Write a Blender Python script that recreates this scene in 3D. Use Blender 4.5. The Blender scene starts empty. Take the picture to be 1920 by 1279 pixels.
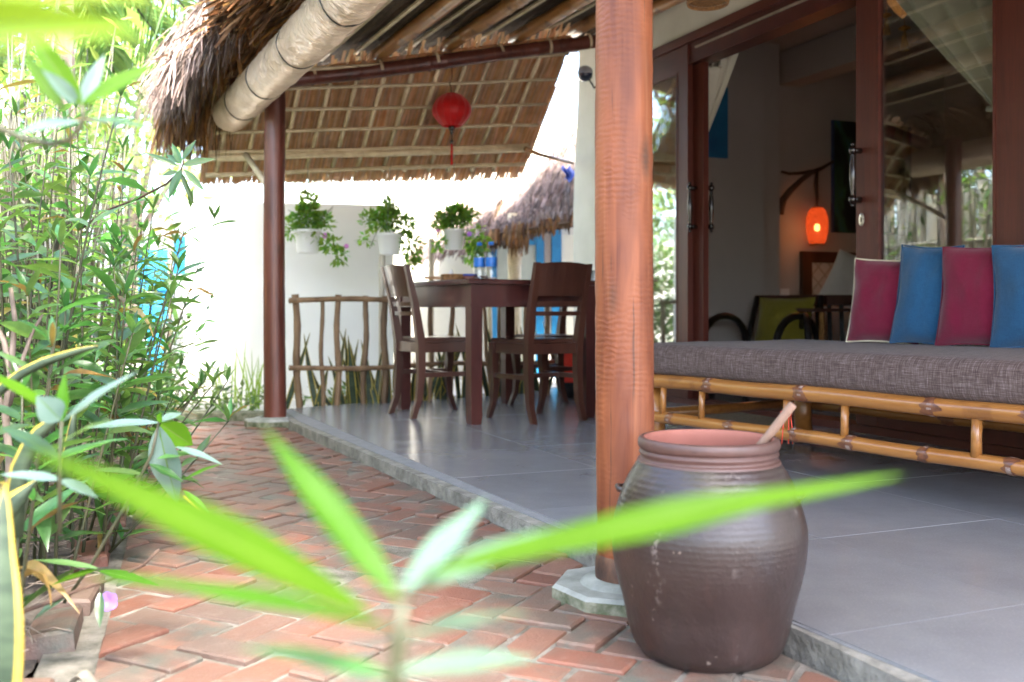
import bpy, bmesh, math, random
from mathutils import Vector, Matrix
from mathutils import noise as mnoise

R = random.Random(7)
SC = bpy.context.scene
COL = SC.collection
rad = math.radians
EYE = 0.573            # eye height above the terrace floor (floor top is z = 0)
FPX = 1871.0           # focal length in pixels of the 1920 px wide photograph
GZ = -0.045            # top of the brick path

# ------------------------------------------------------------------ camera
cam_d = bpy.data.cameras.new('camera')
cam = bpy.data.objects.new('camera', cam_d)
COL.objects.link(cam)
cam.location = (0, 0, EYE)
cam.rotation_euler = (rad(90), 0, 0)
cam_d.sensor_width = 36.0
cam_d.lens = 36.0 * FPX / 1920.0
cam_d.shift_y = -59.5 / 1920.0
cam_d.clip_start = 0.02
cam_d.clip_end = 500
cam_d.dof.use_dof = True
cam_d.dof.focus_distance = 2.7
cam_d.dof.aperture_fstop = 3.5
SC.camera = cam

# ------------------------------------------------------------------ light
TO_SUN = Vector((0.27, -0.62, 1.22)).normalized()
sun_el = math.asin(TO_SUN.z)
world = bpy.data.worlds.new('World')
SC.world = world
world.use_nodes = True
wn = world.node_tree.nodes
wl = world.node_tree.links
bg = wn['Background']
sky = wn.new('ShaderNodeTexSky')
sky.sky_type = 'NISHITA'
sky.sun_disc = False
sky.sun_elevation = sun_el
sky.sun_rotation = math.atan2(TO_SUN.x, TO_SUN.y)
sky.air_density = 0.9
sky.dust_density = 3.5
sky.ozone_density = 1.2
wl.new(sky.outputs[0], bg.inputs[0])
bg.inputs[1].default_value = 0.15
sun_d = bpy.data.lights.new('sun', 'SUN')
sun_d.energy = 5.0
sun_d.angle = rad(12)
sun_d.color = (1.0, 0.95, 0.86)
sun = bpy.data.objects.new('sun', sun_d)
COL.objects.link(sun)
sun.rotation_euler = (-TO_SUN).to_track_quat('-Z', 'Y').to_euler()

SC.view_settings.view_transform = 'Standard'
SC.view_settings.look = 'None'
SC.view_settings.exposure = 3.6
SC.view_settings.gamma = 1.0
SC.view_settings.use_curve_mapping = False
SC.render.engine = 'CYCLES'
SC.cycles.use_denoising = True
SC.cycles.max_bounces = 10
SC.cycles.diffuse_bounces = 5
SC.cycles.glossy_bounces = 4
SC.cycles.transmission_bounces = 6
SC.cycles.transparent_max_bounces = 12
SC.cycles.sample_clamp_indirect = 6.0

# ------------------------------------------------------------------ helpers
MW = {}

def P(px, py, Y):
    """the point of the place seen at pixel (px, py) of the photograph, Y metres ahead"""
    return Vector(((px - 960.0) / FPX * Y, Y, EYE - (py - 580.0) / FPX * Y))

def link(o, parent=None):
    COL.objects.link(o)
    if parent is not None:
        o.parent = parent
    return o

def thing(name, label, cat, loc=(0, 0, 0), rz=0.0, group=None, kind=None):
    o = bpy.data.objects.new(name, None)
    o.empty_display_size = 0.05
    link(o)
    o.location = loc
    o.rotation_euler = (0, 0, rz)
    MW[o.name] = Matrix.Translation(Vector(loc)) @ Matrix.Rotation(rz, 4, 'Z')
    if label: o['label'] = label
    if cat: o['category'] = cat
    if group: o['group'] = group
    if kind: o['kind'] = kind
    return o

def tag(o, label=None, cat=None, group=None, kind=None):
    if label: o['label'] = label
    if cat: o['category'] = cat
    if group: o['group'] = group
    if kind: o['kind'] = kind
    return o

class MB:
    def __init__(self):
        self.v = []; self.f = []; self.m = []; self.s = []
        self.mi = 0; self.sm = False
    def face(self, idx):
        self.f.append(idx); self.m.append(self.mi); self.s.append(self.sm)
    def box(self, c, size, rot=None):
        n = len(self.v)
        c = Vector(c)
        for dz in (-.5, .5):
            for dx, dy in ((-.5, -.5), (.5, -.5), (.5, .5), (-.5, .5)):
                p = Vector((dx * size[0], dy * size[1], dz * size[2]))
                if rot is not None: p = rot @ p
                self.v.append(c + p)
        for q in ((3, 2, 1, 0), (4, 5, 6, 7), (0, 1, 5, 4), (1, 2, 6, 5), (2, 3, 7, 6), (3, 0, 4, 7)):
            self.face([n + i for i in q])
        return self
    def span(self, a, b):
        a = Vector(a); b = Vector(b)
        return self.box((a + b) / 2, [abs(x) for x in (b - a)])
    def cham(self, c, size, ch, rot=None):
        """box with its top edges chamfered (a brick, a tile)"""
        n = len(self.v); c = Vector(c); sx, sy, sz = [x / 2 for x in size]
        rings = [(-sz, 0), (sz - ch, 0), (sz, ch)]
        for z, k in rings:
            for dx, dy in ((-1, -1), (1, -1), (1, 1), (-1, 1)):
                p = Vector((dx * (sx - k), dy * (sy - k), z))
                if rot is not None: p = rot @ p
                self.v.append(c + p)
        for r in range(2):
            for i in range(4):
                j = (i + 1) % 4
                self.face([n + r * 4 + i, n + r * 4 + j, n + r * 4 + 4 + j, n + r * 4 + 4 + i])
        self.face([n + 8, n + 9, n + 10, n + 11]); self.face([n + 3, n + 2, n + 1, n])
        return self
    def tube(self, pts, r, seg=10, cap=True, ph=0.0, sq=None):
        pts = [Vector(p) for p in pts]
        if not hasattr(r, '__len__'): r = [r] * len(pts)
        n = len(self.v)
        up = None
        for i, p in enumerate(pts):
            t = (pts[min(i + 1, len(pts) - 1)] - pts[max(i - 1, 0)]).normalized()
            if up is None:
                up = Vector((0, 0, 1)) if abs(t.z) < .9 else Vector((1, 0, 0))
            a = t.cross(up).normalized(); b = a.cross(t).normalized(); up = b
            for k in range(seg):
                an = 2 * math.pi * k / seg + ph
                x, y = math.cos(an), math.sin(an)
                self.v.append(p + (a * x + b * y) * r[i])
        for i in range(len(pts) - 1):
            for k in range(seg):
                k2 = (k + 1) % seg
                self.face([n + i * seg + k, n + (i + 1) * seg + k, n + (i + 1) * seg + k2, n + i * seg + k2])
        if cap:
            self.face([n + k for k in range(seg)])
            e = n + (len(pts) - 1) * seg
            self.face([e + k for k in reversed(range(seg))])
        return self
    def post(self, pts, w, d):
        """member of rectangular section; the sections stay horizontal"""
        if not hasattr(w, '__len__'): w = [w] * len(pts)
        if not hasattr(d, '__len__'): d = [d] * len(pts)
        n = len(self.v)
        for (x, y, z), a, b in zip(pts, w, d):
            for sx, sy in ((-.5, -.5), (.5, -.5), (.5, .5), (-.5, .5)):
                self.v.append(Vector((x + sx * a, y + sy * b, z)))
        for i in range(len(pts) - 1):
            for k in range(4):
                k2 = (k + 1) % 4
                self.face([n + i * 4 + k, n + i * 4 + k2, n + i * 4 + 4 + k2, n + i * 4 + 4 + k])
        self.face([n + 3, n + 2, n + 1, n])
        e = n + (len(pts) - 1) * 4
        self.face([e, e + 1, e + 2, e + 3])
        return self
    def lathe(self, prof, seg=32, c=(0, 0, 0), wob=0.0):
        n = len(self.v); c = Vector(c)
        for r, z in prof:
            for k in range(seg):
                an = 2 * math.pi * k / seg
                rr = r
                if wob: rr = r * (1 + wob * mnoise.noise(Vector((math.cos(an) * 1.3, math.sin(an) * 1.3, z * 5))))
                self.v.append(c + Vector((rr * math.cos(an), rr * math.sin(an), z)))
        for i in range(len(prof) - 1):
            for k in range(seg):
                k2 = (k + 1) % seg
                self.face([n + i * seg + k, n + i * seg + k2, n + (i + 1) * seg + k2, n + (i + 1) * seg + k])
        return self
    def prism(self, poly, z0, z1):
        n = len(self.v); m = len(poly)
        for z in (z0, z1):
            for p in poly: self.v.append(Vector((p[0], p[1], z)))
        self.face([n + i for i in reversed(range(m))]); self.face([n + m + i for i in range(m)])
        for i in range(m):
            j = (i + 1) % m
            self.face([n + i, n + j, n + m + j, n + m + i])
        return self
    def ribbon(self, pts, w, side):
        n = len(self.v)
        if not hasattr(w, '__len__'): w = [w] * len(pts)
        for p, ww in zip(pts, w):
            self.v.append(p - side * ww * .5); self.v.append(p + side * ww * .5)
        for i in range(len(pts) - 1):
            self.face([n + 2 * i, n + 2 * i + 1, n + 2 * i + 3, n + 2 * i + 2])
        return self
    def sheet(self, fn, nu, nv):
        n = len(self.v)
        for j in range(nv + 1):
            for i in range(nu + 1):
                self.v.append(Vector(fn(i / nu, j / nv)))
        for j in range(nv):
            for i in range(nu):
                a = n + j * (nu + 1) + i
                self.face([a, a + 1, a + nu + 2, a + nu + 1])
        return self
    def mesh(self, name, mats):
        me = bpy.data.meshes.new(name)
        me.from_pydata([tuple(v) for v in self.v], [], self.f)
        if not isinstance(mats, (list, tuple)): mats = [mats]
        for m in mats: me.materials.append(m)
        if len(mats) > 1: me.polygons.foreach_set('material_index', self.m)
        me.polygons.foreach_set('use_smooth', self.s)
        me.update()
        return me
    def build(self, name, mats, parent=None, world=False, kind=None, solid=None):
        if world and parent is not None:
            inv = MW[parent.name].inverted()
            self.v = [inv @ Vector(v) for v in self.v]
        o = bpy.data.objects.new(name, self.mesh(name, mats))
        link(o, parent)
        MW[o.name] = MW[parent.name] if parent is not None else Matrix.Identity(4)
        if kind: o['kind'] = kind
        if solid:
            md = o.modifiers.new('thickness', 'SOLIDIFY'); md.thickness = solid; md.offset = 0
        return o

def S(mb):
    mb.sm = True
    return mb

def rbox(name, size, r, seg, m, parent, loc, rz=0, cuts=0, wob=0.0, nfreq=6, seed=0):
    """soft rounded block"""
    bm = bmesh.new()
    bmesh.ops.create_cube(bm, size=1.0)
    for v in bm.verts: v.co = Vector((v.co.x * size[0], v.co.y * size[1], v.co.z * size[2]))
    bmesh.ops.bevel(bm, geom=list(bm.edges), offset=r, segments=seg, profile=.5, affect='EDGES')
    if cuts:
        bmesh.ops.subdivide_edges(bm, edges=[e for e in bm.edges if e.calc_length() > .15], cuts=cuts, use_grid_fill=True)
    if wob:
        for v in bm.verts:
            n = mnoise.noise_vector(v.co * nfreq + Vector((seed, 0, 0)))
            v.co += n * wob
    me = bpy.data.meshes.new(name)
    bm.to_mesh(me); bm.free()
    for p in me.polygons: p.use_smooth = True
    me.materials.append(m)
    o = bpy.data.objects.new(name, me)
    link(o, parent); o.location = loc; o.rotation_euler = (0, 0, rz)
    return o

def copy_tree(o, parent=None):
    c = o.copy(); COL.objects.link(c)
    if parent is not None: c.parent = parent
    for ch in list(o.children): copy_tree(ch, c)
    return c

def clip(poly, a, b):
    """the side of polygon left of a->b"""
    out = []
    def sd(p): return (b[0] - a[0]) * (p[1] - a[1]) - (b[1] - a[1]) * (p[0] - a[0])
    for i in range(len(poly)):
        p, q = poly[i], poly[(i + 1) % len(poly)]
        sp, sq = sd(p), sd(q)
        if sp >= 0: out.append(p)
        if sp * sq < 0:
            t = sp / (sp - sq)
            out.append((p[0] + (q[0] - p[0]) * t, p[1] + (q[1] - p[1]) * t))
    return out

def area(poly):
    return .5 * sum(poly[i][0] * poly[(i + 1) % len(poly)][1] - poly[(i + 1) % len(poly)][0] * poly[i][1] for i in range(len(poly)))

# ------------------------------------------------------------------ materials
def rgb(c): return (c[0], c[1], c[2], 1.0)

class NT:
    def __init__(self, name):
        self.mat = bpy.data.materials.new(name); self.mat.use_nodes = True
        self.t = self.mat.node_tree; self.t.nodes.clear()
        self.out = self.n('ShaderNodeOutputMaterial')
    def n(self, ty, **kw):
        nd = self.t.nodes.new(ty)
        for k, v in kw.items(): setattr(nd, k, v)
        return nd
    def l(self, a, b): self.t.links.new(a, b)
    def coord(self, stretch=(1, 1, 1), kind='Object', rot=(0, 0, 0)):
        tc = self.n('ShaderNodeTexCoord'); mp = self.n('ShaderNodeMapping')
        mp.inputs['Scale'].default_value = stretch; mp.inputs['Rotation'].default_value = rot
        self.l(tc.outputs[kind], mp.inputs['Vector'])
        return mp.outputs['Vector']
    def noise(self, vec, scale, detail=4, rough=.6, dist=0.0):
        nd = self.n('ShaderNodeTexNoise')
        nd.inputs['Scale'].default_value = scale; nd.inputs['Detail'].default_value = detail
        nd.inputs['Roughness'].default_value = rough; nd.inputs['Distortion'].default_value = dist
        if vec is not None: self.l(vec, nd.inputs['Vector'])
        return nd.outputs['Fac']
    def wave(self, vec, scale, dist=1.0, det=2, dscale=1.0, direction='Z', prof='SIN'):
        nd = self.n('ShaderNodeTexWave', wave_type='BANDS', bands_direction=direction, wave_profile=prof)
        nd.inputs['Scale'].default_value = scale; nd.inputs['Distortion'].default_value = dist
        nd.inputs['Detail'].default_value = det; nd.inputs['Detail Scale'].default_value = dscale
        if vec is not None: self.l(vec, nd.inputs['Vector'])
        return nd.outputs['Fac']
    def voro(self, vec, scale, feature='F1', out='Distance'):
        nd = self.n('ShaderNodeTexVoronoi', feature=feature)
        nd.inputs['Scale'].default_value = scale
        if vec is not None: self.l(vec, nd.inputs['Vector'])
        return nd.outputs[out]
    def ramp(self, fac, stops):
        nd = self.n('ShaderNodeValToRGB')
        e = nd.color_ramp.elements
        while len(e) < len(stops): e.new(.5)
        for i, (p, c) in enumerate(stops):
            e[i].position = p
            e[i].color = rgb(c) if hasattr(c, '__len__') else (c, c, c, 1)
        self.l(fac, nd.inputs['Fac'])
        return nd.outputs['Color']
    def mix(self, fac, a, b, mode='MIX'):
        nd = self.n('ShaderNodeMix', data_type='RGBA', blend_type=mode)
        for s, v in ((nd.inputs[0], fac), (nd.inputs[6], a), (nd.inputs[7], b)):
            if hasattr(v, 'is_linked') or hasattr(v, 'links'): self.l(v, s)
            elif hasattr(v, '__len__'): s.default_value = rgb(v)
            else: s.default_value = v
        return nd.outputs[2]
    def math(self, op, a, b=0.0, clampit=False):
        nd = self.n('ShaderNodeMath', operation=op, use_clamp=clampit)
        for s, v in ((nd.inputs[0], a), (nd.inputs[1], b)):
            if hasattr(v, 'links'): self.l(v, s)
            else: s.default_value = v
        return nd.outputs[0]
    def vary(self, col, rnd, amount, hue=0.0, sat=0.0):
        nd = self.n('ShaderNodeHueSaturation')
        v = self.math('MULTIPLY_ADD', rnd, amount * 2); v.node.inputs[2].default_value = 1 - amount
        self.l(v, nd.inputs['Value'])
        if hue:
            h = self.math('FRACT', self.math('MULTIPLY', rnd, 7.31))
            h = self.math('MULTIPLY_ADD', h, hue * 2); h.node.inputs[2].default_value = .5 - hue
            self.l(h, nd.inputs['Hue'])
        if sat:
            h = self.math('FRACT', self.math('MULTIPLY', rnd, 13.7))
            h = self.math('MULTIPLY_ADD', h, sat * 2); h.node.inputs[2].default_value = 1 - sat
            self.l(h, nd.inputs['Saturation'])
        self.l(col, nd.inputs['Color'])
        return nd.outputs['Color']
    def island(self): return self.n('ShaderNodeNewGeometry').outputs['Random Per Island']
    def objrand(self): return self.n('ShaderNodeObjectInfo').outputs['Random']
    def bump(self, h, strength, dist=.01):
        nd = self.n('ShaderNodeBump'); nd.inputs['Strength'].default_value = strength
        nd.inputs['Distance'].default_value = dist
        self.l(h, nd.inputs['Height'])
        return nd.outputs['Normal']
    def bsdf(self, col, rough=.6, normal=None, spec=.5, coat=0.0, metal=0.0, sheen=0.0):
        nd = self.n('ShaderNodeBsdfPrincipled')
        for s, v in ((nd.inputs['Base Color'], col), (nd.inputs['Roughness'], rough)):
            if hasattr(v, 'links'): self.l(v, s)
            elif hasattr(v, '__len__'): s.default_value = rgb(v)
            else: s.default_value = v
        nd.inputs['Specular IOR Level'].default_value = spec
        nd.inputs['Coat Weight'].default_value = coat
        nd.inputs['Metallic'].default_value = metal
        nd.inputs['Sheen Weight'].default_value = sheen
        if normal is not None: self.l(normal, nd.inputs['Normal'])
        return nd
    def done(self, sh):
        self.l(sh.outputs[0], self.out.inputs['Surface'])
        return self.mat

def m_plain(name, c1, c2=None, rough=.6, scale=8, stretch=(1, 1, 1), bump=0.0, bscale=None, bdist=.005, spec=.5, rnd=0.0, isl=0.0, coat=0.0, metal=0.0, hue=0.0, sat=0.0, lo=.35, hi=.65, detail=5):
    t = NT(name); v = t.coord(stretch)
    c2 = c2 or c1
    col = t.ramp(t.noise(v, scale, detail), [(lo, c1), (hi, c2)])
    if rnd: col = t.vary(col, t.objrand(), rnd, hue, sat)
    if isl: col = t.vary(col, t.island(), isl, hue, sat)
    nm = t.bump(t.noise(v, bscale or scale * 3, 6), bump, bdist) if bump else None
    return t.done(t.bsdf(col, rough, nm, spec, coat, metal))

def m_wood(name, dark, light, rough=.45, axis='Z', scale=3.0, fine=60, bump=.15, coat=0.0, rnd=0.0):
    t = NT(name)
    st = {'Z': (1, 1, .06), 'X': (.06, 1, 1), 'Y': (1, .06, 1)}[axis]
    v = t.coord(st)
    a = t.noise(v, scale * 6, 6, .65, .4)
    b = t.noise(v, fine * 2.2, 3)
    f = t.math('ADD', t.math('MULTIPLY', a, .7), t.math('MULTIPLY', b, .3))
    col = t.ramp(f, [(.35, dark), (.65, light)])
    if rnd: col = t.vary(col, t.objrand(), rnd)
    return t.done(t.bsdf(col, rough, t.bump(f, bump, .003), .5, coat))

def m_leaf(name, c1, c2, back=None, trans=.4, rough=.38, rnd='obj', amount=.3, hue=.025, tcol=None, veins=True, spec=.5):
    t = NT(name); v = t.coord((1, 1, 1))
    col = t.ramp(t.noise(v, 9, 3), [(.3, c1), (.7, c2)])
    rr = t.objrand() if rnd == 'obj' else t.island()
    col = t.vary(col, rr, amount, hue)
    nm = t.bump(t.noise(t.coord((1, .4, 1)), 60, 2), .12, .003)
    p = t.bsdf(col, rough, nm, spec)
    tr = t.n('ShaderNodeBsdfTranslucent')
    tc = t.vary(t.mix(.75, col, tcol or (c2[0] * 2.2, c2[1] * 1.9, c2[2] * .8)), rr, amount * .6, hue)
    t.l(tc, tr.inputs['Color'])
    ms = t.n('ShaderNodeMixShader'); ms.inputs[0].default_value = trans
    t.l(p.outputs[0], ms.inputs[1]); t.l(tr.outputs[0], ms.inputs[2])
    return t.done(ms)

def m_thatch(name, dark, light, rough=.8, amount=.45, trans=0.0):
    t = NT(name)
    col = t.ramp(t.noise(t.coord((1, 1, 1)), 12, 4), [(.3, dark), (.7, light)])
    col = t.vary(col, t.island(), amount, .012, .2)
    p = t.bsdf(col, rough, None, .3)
    if not trans: return t.done(p)
    tr = t.n('ShaderNodeBsdfTranslucent'); t.l(col, tr.inputs['Color'])
    ms = t.n('ShaderNodeMixShader'); ms.inputs[0].default_value = trans
    t.l(p.outputs[0], ms.inputs[1]); t.l(tr.outputs[0], ms.inputs[2])
    return t.done(ms)

M = {}
# masonry and ground
M['soil'] = m_plain('soil', (.045, .032, .026), (.12, .095, .08), .95, 18, bump=1.0, bscale=40, bdist=.02)
M['sand'] = m_plain('sand', (.075, .068, .052), (.21, .185, .16), .95, 14, bump=.9, bscale=120, bdist=.006)

def brick_mat():
    t = NT('brick_clay'); v = t.coord((1, 1, 1))
    r = t.objrand()
    base = t.ramp(r, [(0, (.160, .054, .033)), (.3, (.165, .076, .051)), (.55, (.130, .070, .052)), (.8, (.175, .086, .058)), (1, (.100, .066, .053))])
    base = t.vary(base, t.math('FRACT', t.math('MULTIPLY', r, 5.7)), .16)
    wv = t.coord((1, 1, 1))
    loc = t.n('ShaderNodeObjectInfo').outputs['Location']
    add = t.n('ShaderNodeVectorMath', operation='ADD'); t.l(wv, add.inputs[0]); t.l(loc, add.inputs[1])
    n1 = t.noise(add.outputs[0], 7, 5, .6)
    st = t.ramp(n1, [(.41, 0.0), (.60, 1.0)])
    amt = t.math('MULTIPLY', st, t.ramp(t.math('FRACT', t.math('MULTIPLY', r, 3.37)), [(.20, .22), (.75, 1.0)]))
    col = t.mix(amt, base, (.080, .078, .064))
    n2 = t.noise(add.outputs[0], 170, 3)
    col = t.mix(t.ramp(n2, [(.60, 0.0), (.78, .55)]), col, (.12, .075, .055))
    n3 = t.noise(add.outputs[0], 26, 4)
    col = t.mix(t.ramp(n3, [(.55, 0.0), (.75, .35)]), col, (.24, .175, .145))
    h = t.math('ADD', n2, t.math('MULTIPLY', n3, 1.5))
    return t.done(t.bsdf(col, .62, t.bump(h, .5, .004), .5))
M['brick'] = brick_mat()

def tile_mat():
    t = NT('grey_floor_tile'); v0 = t.coord((1, 1, 1))
    add = t.n('ShaderNodeVectorMath', operation='ADD'); t.l(v0, add.inputs[0]); t.l(t.n('ShaderNodeObjectInfo').outputs['Location'], add.inputs[1]); v = add.outputs[0]
    n = t.noise(v, 4, 6, .7)
    col = t.ramp(n, [(.3, (.158, .157, .167)), (.7, (.205, .204, .214))])
    col = t.vary(col, t.objrand(), .06)
    sm = t.noise(v, 1.6, 5, .65)
    col = t.mix(t.ramp(sm, [(.48, 0.0), (.75, .35)]), col, (.24, .235, .23))
    fine = t.noise(v, 190, 3)
    col = t.mix(t.ramp(fine, [(.5, 0.0), (.75, .25)]), col, (.33, .33, .34))
    rough = .23
    return t.done(t.bsdf(col, rough, None, .5))
M['tile'] = tile_mat()
M['grout'] = m_plain('grout', (.28, .28, .27), (.36, .35, .33), .9, 30)
M['concrete'] = m_plain('rough_plaster', (.115, .107, .09), (.29, .272, .24), .9, 16, bump=1.0, bscale=45, bdist=.012, lo=.3, hi=.7)
M['footing'] = m_plain('weathered_concrete', (.16, .165, .15), (.30, .305, .285), .8, 12, bump=.6, bscale=60, bdist=.004)
M['moss'] = m_plain('mossy_concrete', (.055, .07, .03), (.24, .23, .17), .95, 28, bump=1.0, bscale=70, bdist=.008)
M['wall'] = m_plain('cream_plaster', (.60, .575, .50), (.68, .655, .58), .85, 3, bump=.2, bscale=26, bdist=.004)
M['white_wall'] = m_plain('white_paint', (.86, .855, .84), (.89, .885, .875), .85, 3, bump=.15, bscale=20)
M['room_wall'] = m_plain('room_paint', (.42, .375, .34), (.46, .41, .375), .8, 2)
M['blue'] = m_plain('blue_paint', (.012, .19, .42), (.02, .25, .50), .45, 10, bump=.1)
M['pale_blue'] = m_plain('pale_blue_paint', (.35, .60, .68), (.42, .66, .72), .6, 6)
# wood and bamboo
def pillar_mat(name, dark, light, ripple=True):
    t = NT(name)
    v = t.coord((1, 1, .10))
    a = t.noise(v, 26, 5, .6, .6)
    col = t.ramp(a, [(.30, dark), (.52, tuple((dark[i] + light[i]) * .5 for i in range(3))), (.72, light)])
    vv = t.coord((1, 1, 1))
    big = t.noise(t.coord((1, 1, .35)), 7, 3)
    col = t.mix(t.ramp(big, [(.45, 0.0), (.68, .7)]), col, tuple(min(1, c * 1.25) for c in light))
    ck = t.noise(t.coord((1, 1, .035)), 60, 3, .5)
    col = t.mix(t.ramp(ck, [(.655, 0.0), (.69, .75)]), col, (.045, .018, .010))
    gl_ = t.noise(t.coord((1, 1, .05)), 42, 3, .5)
    col = t.mix(t.ramp(gl_, [(.60, 0.0), (.74, .45)]), col, (.30, .125, .058))
    # dark knots
    kn = t.voro(t.coord((1, 1, .30)), 8.5)
    col = t.mix(t.ramp(kn, [(.05, .85), (.15, 0.0)]), col, (.06, .03, .018))
    if not ripple:
        return t.done(t.bsdf(col, .42, t.bump(a, .2, .004), .5, .1))
    # adze marks: rows of short horizontal scallops, in columns round the trunk
    w1 = t.wave(t.coord((1, 1, 1)), 24.0, 3.5, 3, 2.5, 'Z')
    w2 = t.wave(t.coord((1, 1, 1), rot=(0, 0, .7)), 27, 4.2, 3, 2.0, 'Z')
    sel = t.ramp(t.noise(t.coord((1, 1, .06)), 17, 2), [(.46, 0.0), (.54, 1.0)])
    w = t.mix(sel, w1, w2)
    gate = t.ramp(t.noise(t.coord((1, 1, .5)), 8, 3), [(.42, .0), (.60, 1.0)])
    wm = t.math('MULTIPLY', w, gate)
    col = t.mix(t.math('MULTIPLY', wm, .10), col, tuple(min(1, c * 1.35) for c in light))
    h = t.math('ADD', t.math('MULTIPLY', wm, .8), t.math('MULTIPLY', a, .6))
    return t.done(t.bsdf(col, .55, t.bump(h, .5, .0018), .4, .03))
M['pillar'] = pillar_mat('hewn_orange_timber', (.095, .021, .008), (.25, .074, .026))
M['post'] = pillar_mat('dark_red_timber', (.055, .014, .009), (.13, .036, .022), False)
M['door_wood'] = m_wood('red_door_wood', (.060, .0115, .0065), (.110, .022, .011), .5, 'Z', 3, 60, .06, .0)
M['door_rail'] = m_wood('red_rail_wood', (.060, .0115, .0065), (.11, .022, .011), .5, 'X', 3, 60, .06, .0)
M['dark_wood'] = m_plain('mahogany_dark', (.034, .012, .0085), (.068, .025, .016), .28, 7, (1, 1, .2), .08, 30, coat=.25)
M['table_wood'] = m_plain('mahogany_table', (.040, .011, .010), (.082, .023, .018), .28, 7, (1, 1, .2), .06, 30, coat=.25)
M['handle'] = m_plain('turned_dark_wood', (.010, .006, .005), (.02, .011, .008), .22, 12, coat=.5)
M['black_wood'] = m_plain('black_lacquer_wood', (.008, .007, .007), (.016, .013, .012), .4, 8)

def bamboo_mat(name, c1, c2, node, burnt=.6, coat=.35, axis='X', rough=.3, rnd=.1):
    t = NT(name)
    st = {'X': (.08, 1, 1), 'Z': (1, 1, .08)}[axis]
    a = t.noise(t.coord(st), 45, 5)
    col = t.ramp(a, [(.3, c1), (.7, c2)])
    v = t.coord((1, 1, 1))
    blot = t.ramp(t.noise(v, 9, 4, .5), [(.60, 0.0), (.66, burnt)])
    col = t.mix(blot, col, node)
    col = t.vary(col, t.objrand(), rnd)
    return t.done(t.bsdf(col, rough, t.bump(a, .08, .002), .5, coat))
M['bamboo'] = bamboo_mat('golden_bamboo', (.27, .098, .020), (.39, .165, .042), (.09, .026, .010), .35)
M['bamboo_node'] = m_plain('burnt_bamboo_node', (.10, .034, .018), (.23, .085, .035), .4, 40, coat=.3)
M['bamboo_scrape'] = m_plain('scraped_node', (.22, .13, .10), (.38, .27, .22), .5, 60)
M['purlin'] = bamboo_mat('brown_bamboo', (.28, .115, .034), (.50, .25, .09), (.09, .035, .016), .6, .2, 'X')
M['batten'] = m_plain('split_bamboo', (.56, .44, .27), (.72, .60, .41), .6, 16, (1, 1, 1), .3, 60, rnd=.18)
M['fence_bamboo'] = m_plain('weathered_bamboo', (.12, .066, .030), (.24, .145, .075), .6, 14, (1, 1, .3), .3, 50, rnd=.25)
M['pale_bamboo'] = m_plain('pale_dry_bamboo', (.52, .46, .36), (.74, .68, .56), .65, 10, (1, 1, .2), .3, 40, rnd=.2)
M['green_culm'] = m_plain('olive_culm', (.010, .012, .006), (.035, .031, .016), .6, 10, (1, 1, .2), .1, 40, rnd=.3, hue=.03)
M['stem_green'] = m_plain('green_stem', (.028, .036, .014), (.055, .048, .024), .5, 30, rnd=.3)
M['bark'] = m_plain('grey_twig_bark', (.09, .065, .05), (.22, .17, .14), .8, 40, (1, 1, .3), .6, 80)
M['branch'] = m_plain('dark_branch', (.045, .022, .014), (.10, .055, .035), .7, 40, (1, 1, .3), .6, 80)
# thatch
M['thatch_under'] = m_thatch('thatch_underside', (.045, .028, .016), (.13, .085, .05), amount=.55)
M['thatch_tan'] = m_thatch('tan_thatch', (.60, .385, .225), (.79, .565, .355), amount=.2, trans=.48)
M['thatch_grey'] = m_thatch('grey_weathered_thatch', (.095, .064, .054), (.26, .20, .18), amount=.55)
M['thatch_brown'] = m_thatch('brown_thatch', (.10, .046, .020), (.28, .15, .07), amount=.5)
M['thatch_body'] = m_plain('thatch_core', (.06, .035, .02), (.16, .095, .05), .95, 20, (1, 1, 1), .8, 60, bdist=.02)
# fabric etc
def weave_mat():
    t = NT('heather_grey_weave')
    a = t.noise(t.coord((.9, 16, 16)), 24, 5, .7)
    b = t.noise(t.coord((16, .9, 1.2)), 22, 5, .7)
    f = t.math('ADD', t.math('MULTIPLY', a, .5), t.math('MULTIPLY', b, .5))
    col = t.ramp(f, [(.36, (.052, .031, .026)), (.50, (.102, .069, .060)), (.64, (.220, .166, .150))])
    return t.done(t.bsdf(col, .95, t.bump(f, .35, .002), .15, 0, 0, .04))
M['weave'] = weave_mat()

def cloth_mat(name, c1, c2, fine=420):
    t = NT(name)
    a = t.noise(t.coord((1, 1, 14)), fine * .12, 4)
    b = t.noise(t.coord((14, 1, 1)), fine * .12, 4)
    f = t.math('MULTIPLY', t.math('ADD', a, b), .5)
    col = t.ramp(f, [(.38, c1), (.62, c2)])
    h = t.math('ADD', f, t.math('MULTIPLY', t.noise(t.coord((1, 1, 1)), 9, 3), .8))
    return t.done(t.bsdf(col, .92, t.bump(h, .35, .004), .2, 0, 0, .35))
M['magenta'] = cloth_mat('magenta_cloth', (.115, .0035, .018), (.165, .007, .032))
M['cush_blue'] = cloth_mat('blue_cloth', (.008, .050, .120), (.018, .088, .178))
M['olive'] = cloth_mat('olive_cloth', (.16, .13, .012), (.23, .18, .02))
M['linen'] = cloth_mat('white_linen', (.62, .60, .57), (.72, .70, .66))
M['curtain'] = cloth_mat('cream_curtain', (.70, .68, .54), (.78, .75, .62))
M['piping'] = m_plain('cream_piping', (.55, .48, .33), (.62, .55, .40), .8, 40)
M['rug'] = m_plain('brown_mat', (.10, .07, .035), (.20, .15, .08), .95, 60, bump=.8, bscale=200)
M['blue_rag'] = cloth_mat('blue_rag_cloth', (.01, .035, .22), (.03, .08, .36))
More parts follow.
